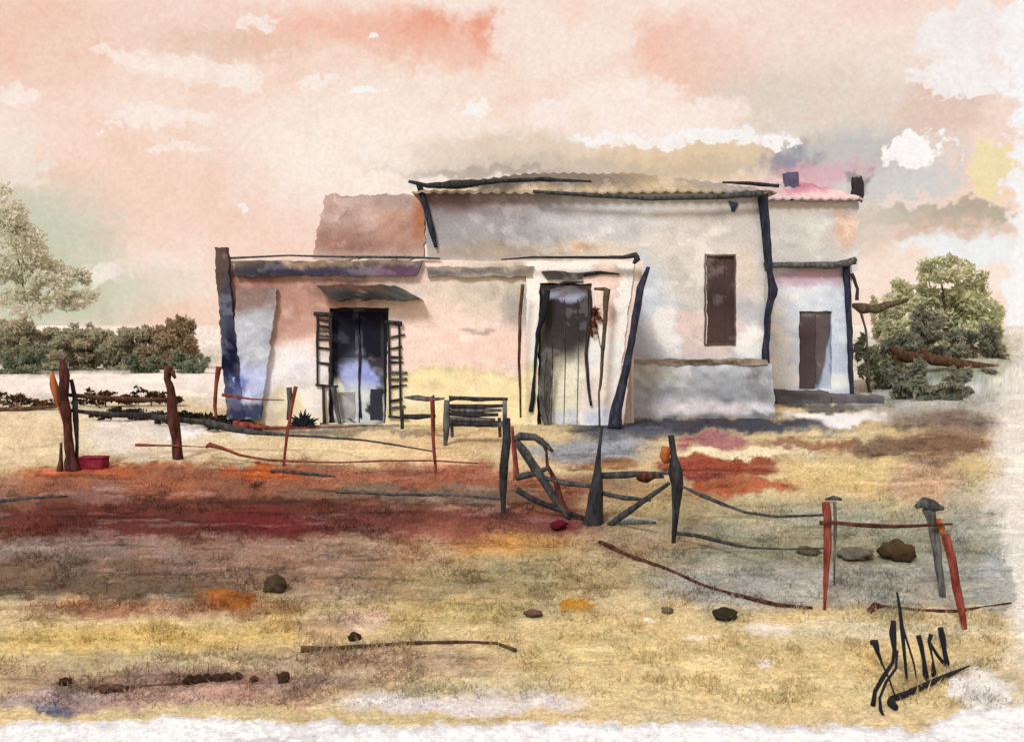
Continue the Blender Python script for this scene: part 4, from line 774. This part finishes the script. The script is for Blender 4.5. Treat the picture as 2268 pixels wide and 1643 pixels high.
for i in range(6):
    stone('stone', ('leftmost', 'second', 'third', 'fourth', 'fifth', 'rightmost')[i]+' dark brown stone, counted from the left, in the tight foreground row', 418+i*21, 1503-i*1.5, 25, 19, (52, 34, 26), group='row of dark foreground stones', seed=i)
for i, (u, v) in enumerate(((562, 1502), (260, 1520), (230, 1522))):
    stone('stone', ('small dark stone just right of the tight stone row', 'flat dark stone left of the tight stone row', 'flattest dark stone farthest left of the tight stone row')[i], u, v, (20, 34, 30)[i], 14, (74, 54, 44), seed=20+i)
ys = lambda pts: [hit(a, b+c*.4).y for a, b, c in pts]
pts = [(666, 1437, 14), (684, 1436, 13), (720, 1436, 11), (790, 1430, 8), (900, 1424, 7), (1010, 1422, 8), (1100, 1424, 6), (1142, 1440, 9)]
tag(stick('fallen_stick', pts, ys(pts), M['brown'], None, .2, 8), 'long dark stick with a rounded black end across the foreground', 'stick', 'sticks lying on the ground')
pts = [(200, 1524, 5), (300, 1520, 6), (400, 1512, 6), (500, 1506, 5)]
tag(stick('fallen_stick', pts, ys(pts), M['brown'], None, .25, 7), 'thin brown stick under the tight row of dark stones', 'stick', 'sticks lying on the ground')

wd = empty('signature_strokes', 'artist signature in bent blue-black strokes at the lower right', 'signature')  # painter's signature, added as standing tubes on the ground
for pts in ([(1987, 1311, 5), (1993, 1350, 8), (1998, 1395, 10), (2003, 1450, 8), (2009, 1510, 6)], [(1978, 1374, 12), (1977, 1400, 18), (1982, 1440, 10), (1978, 1466, 8), (1958, 1496, 10), (1938, 1530, 10), (1933, 1562, 11)],
            [(1928, 1424, 10), (1938, 1422, 18), (1944, 1444, 10), (1954, 1470, 5), (1968, 1500, 4), (1982, 1540, 3)], [(1988, 1440, 5), (1984, 1480, 6), (1962, 1510, 6), (1948, 1545, 6), (1950, 1572, 8), (1957, 1584, 5)],
            [(2000, 1390, 5), (2012, 1430, 5), (2024, 1470, 4), (2031, 1510, 3)], [(2034, 1408, 12), (2040, 1430, 12), (2046, 1462, 10), (2050, 1490, 14), (2056, 1508, 7)], [(2062, 1404, 10), (2058, 1420, 8), (2066, 1460, 4), (2068, 1488, 12), (2064, 1498, 8)],
            [(2084, 1390, 14), (2088, 1410, 16), (2092, 1440, 10), (2098, 1468, 12), (2098, 1478, 5)], [(2060, 1424, 7), (2076, 1450, 7), (2094, 1472, 9)]):
    y = hit(pts[-1][0], pts[-1][1]).y
    stick('stroke', pts, y, M['ink'], wd, .14, 8)
pts = [(1984, 1566, 14), (1974, 1556, 20), (1976, 1546, 14), (2010, 1534, 12), (2060, 1512, 11), (2110, 1490, 9), (2146, 1474, 4)]
stick('stroke', pts, [hit(a, b+8).y for a, b, c in pts], M['ink'], wd, .14, 8)
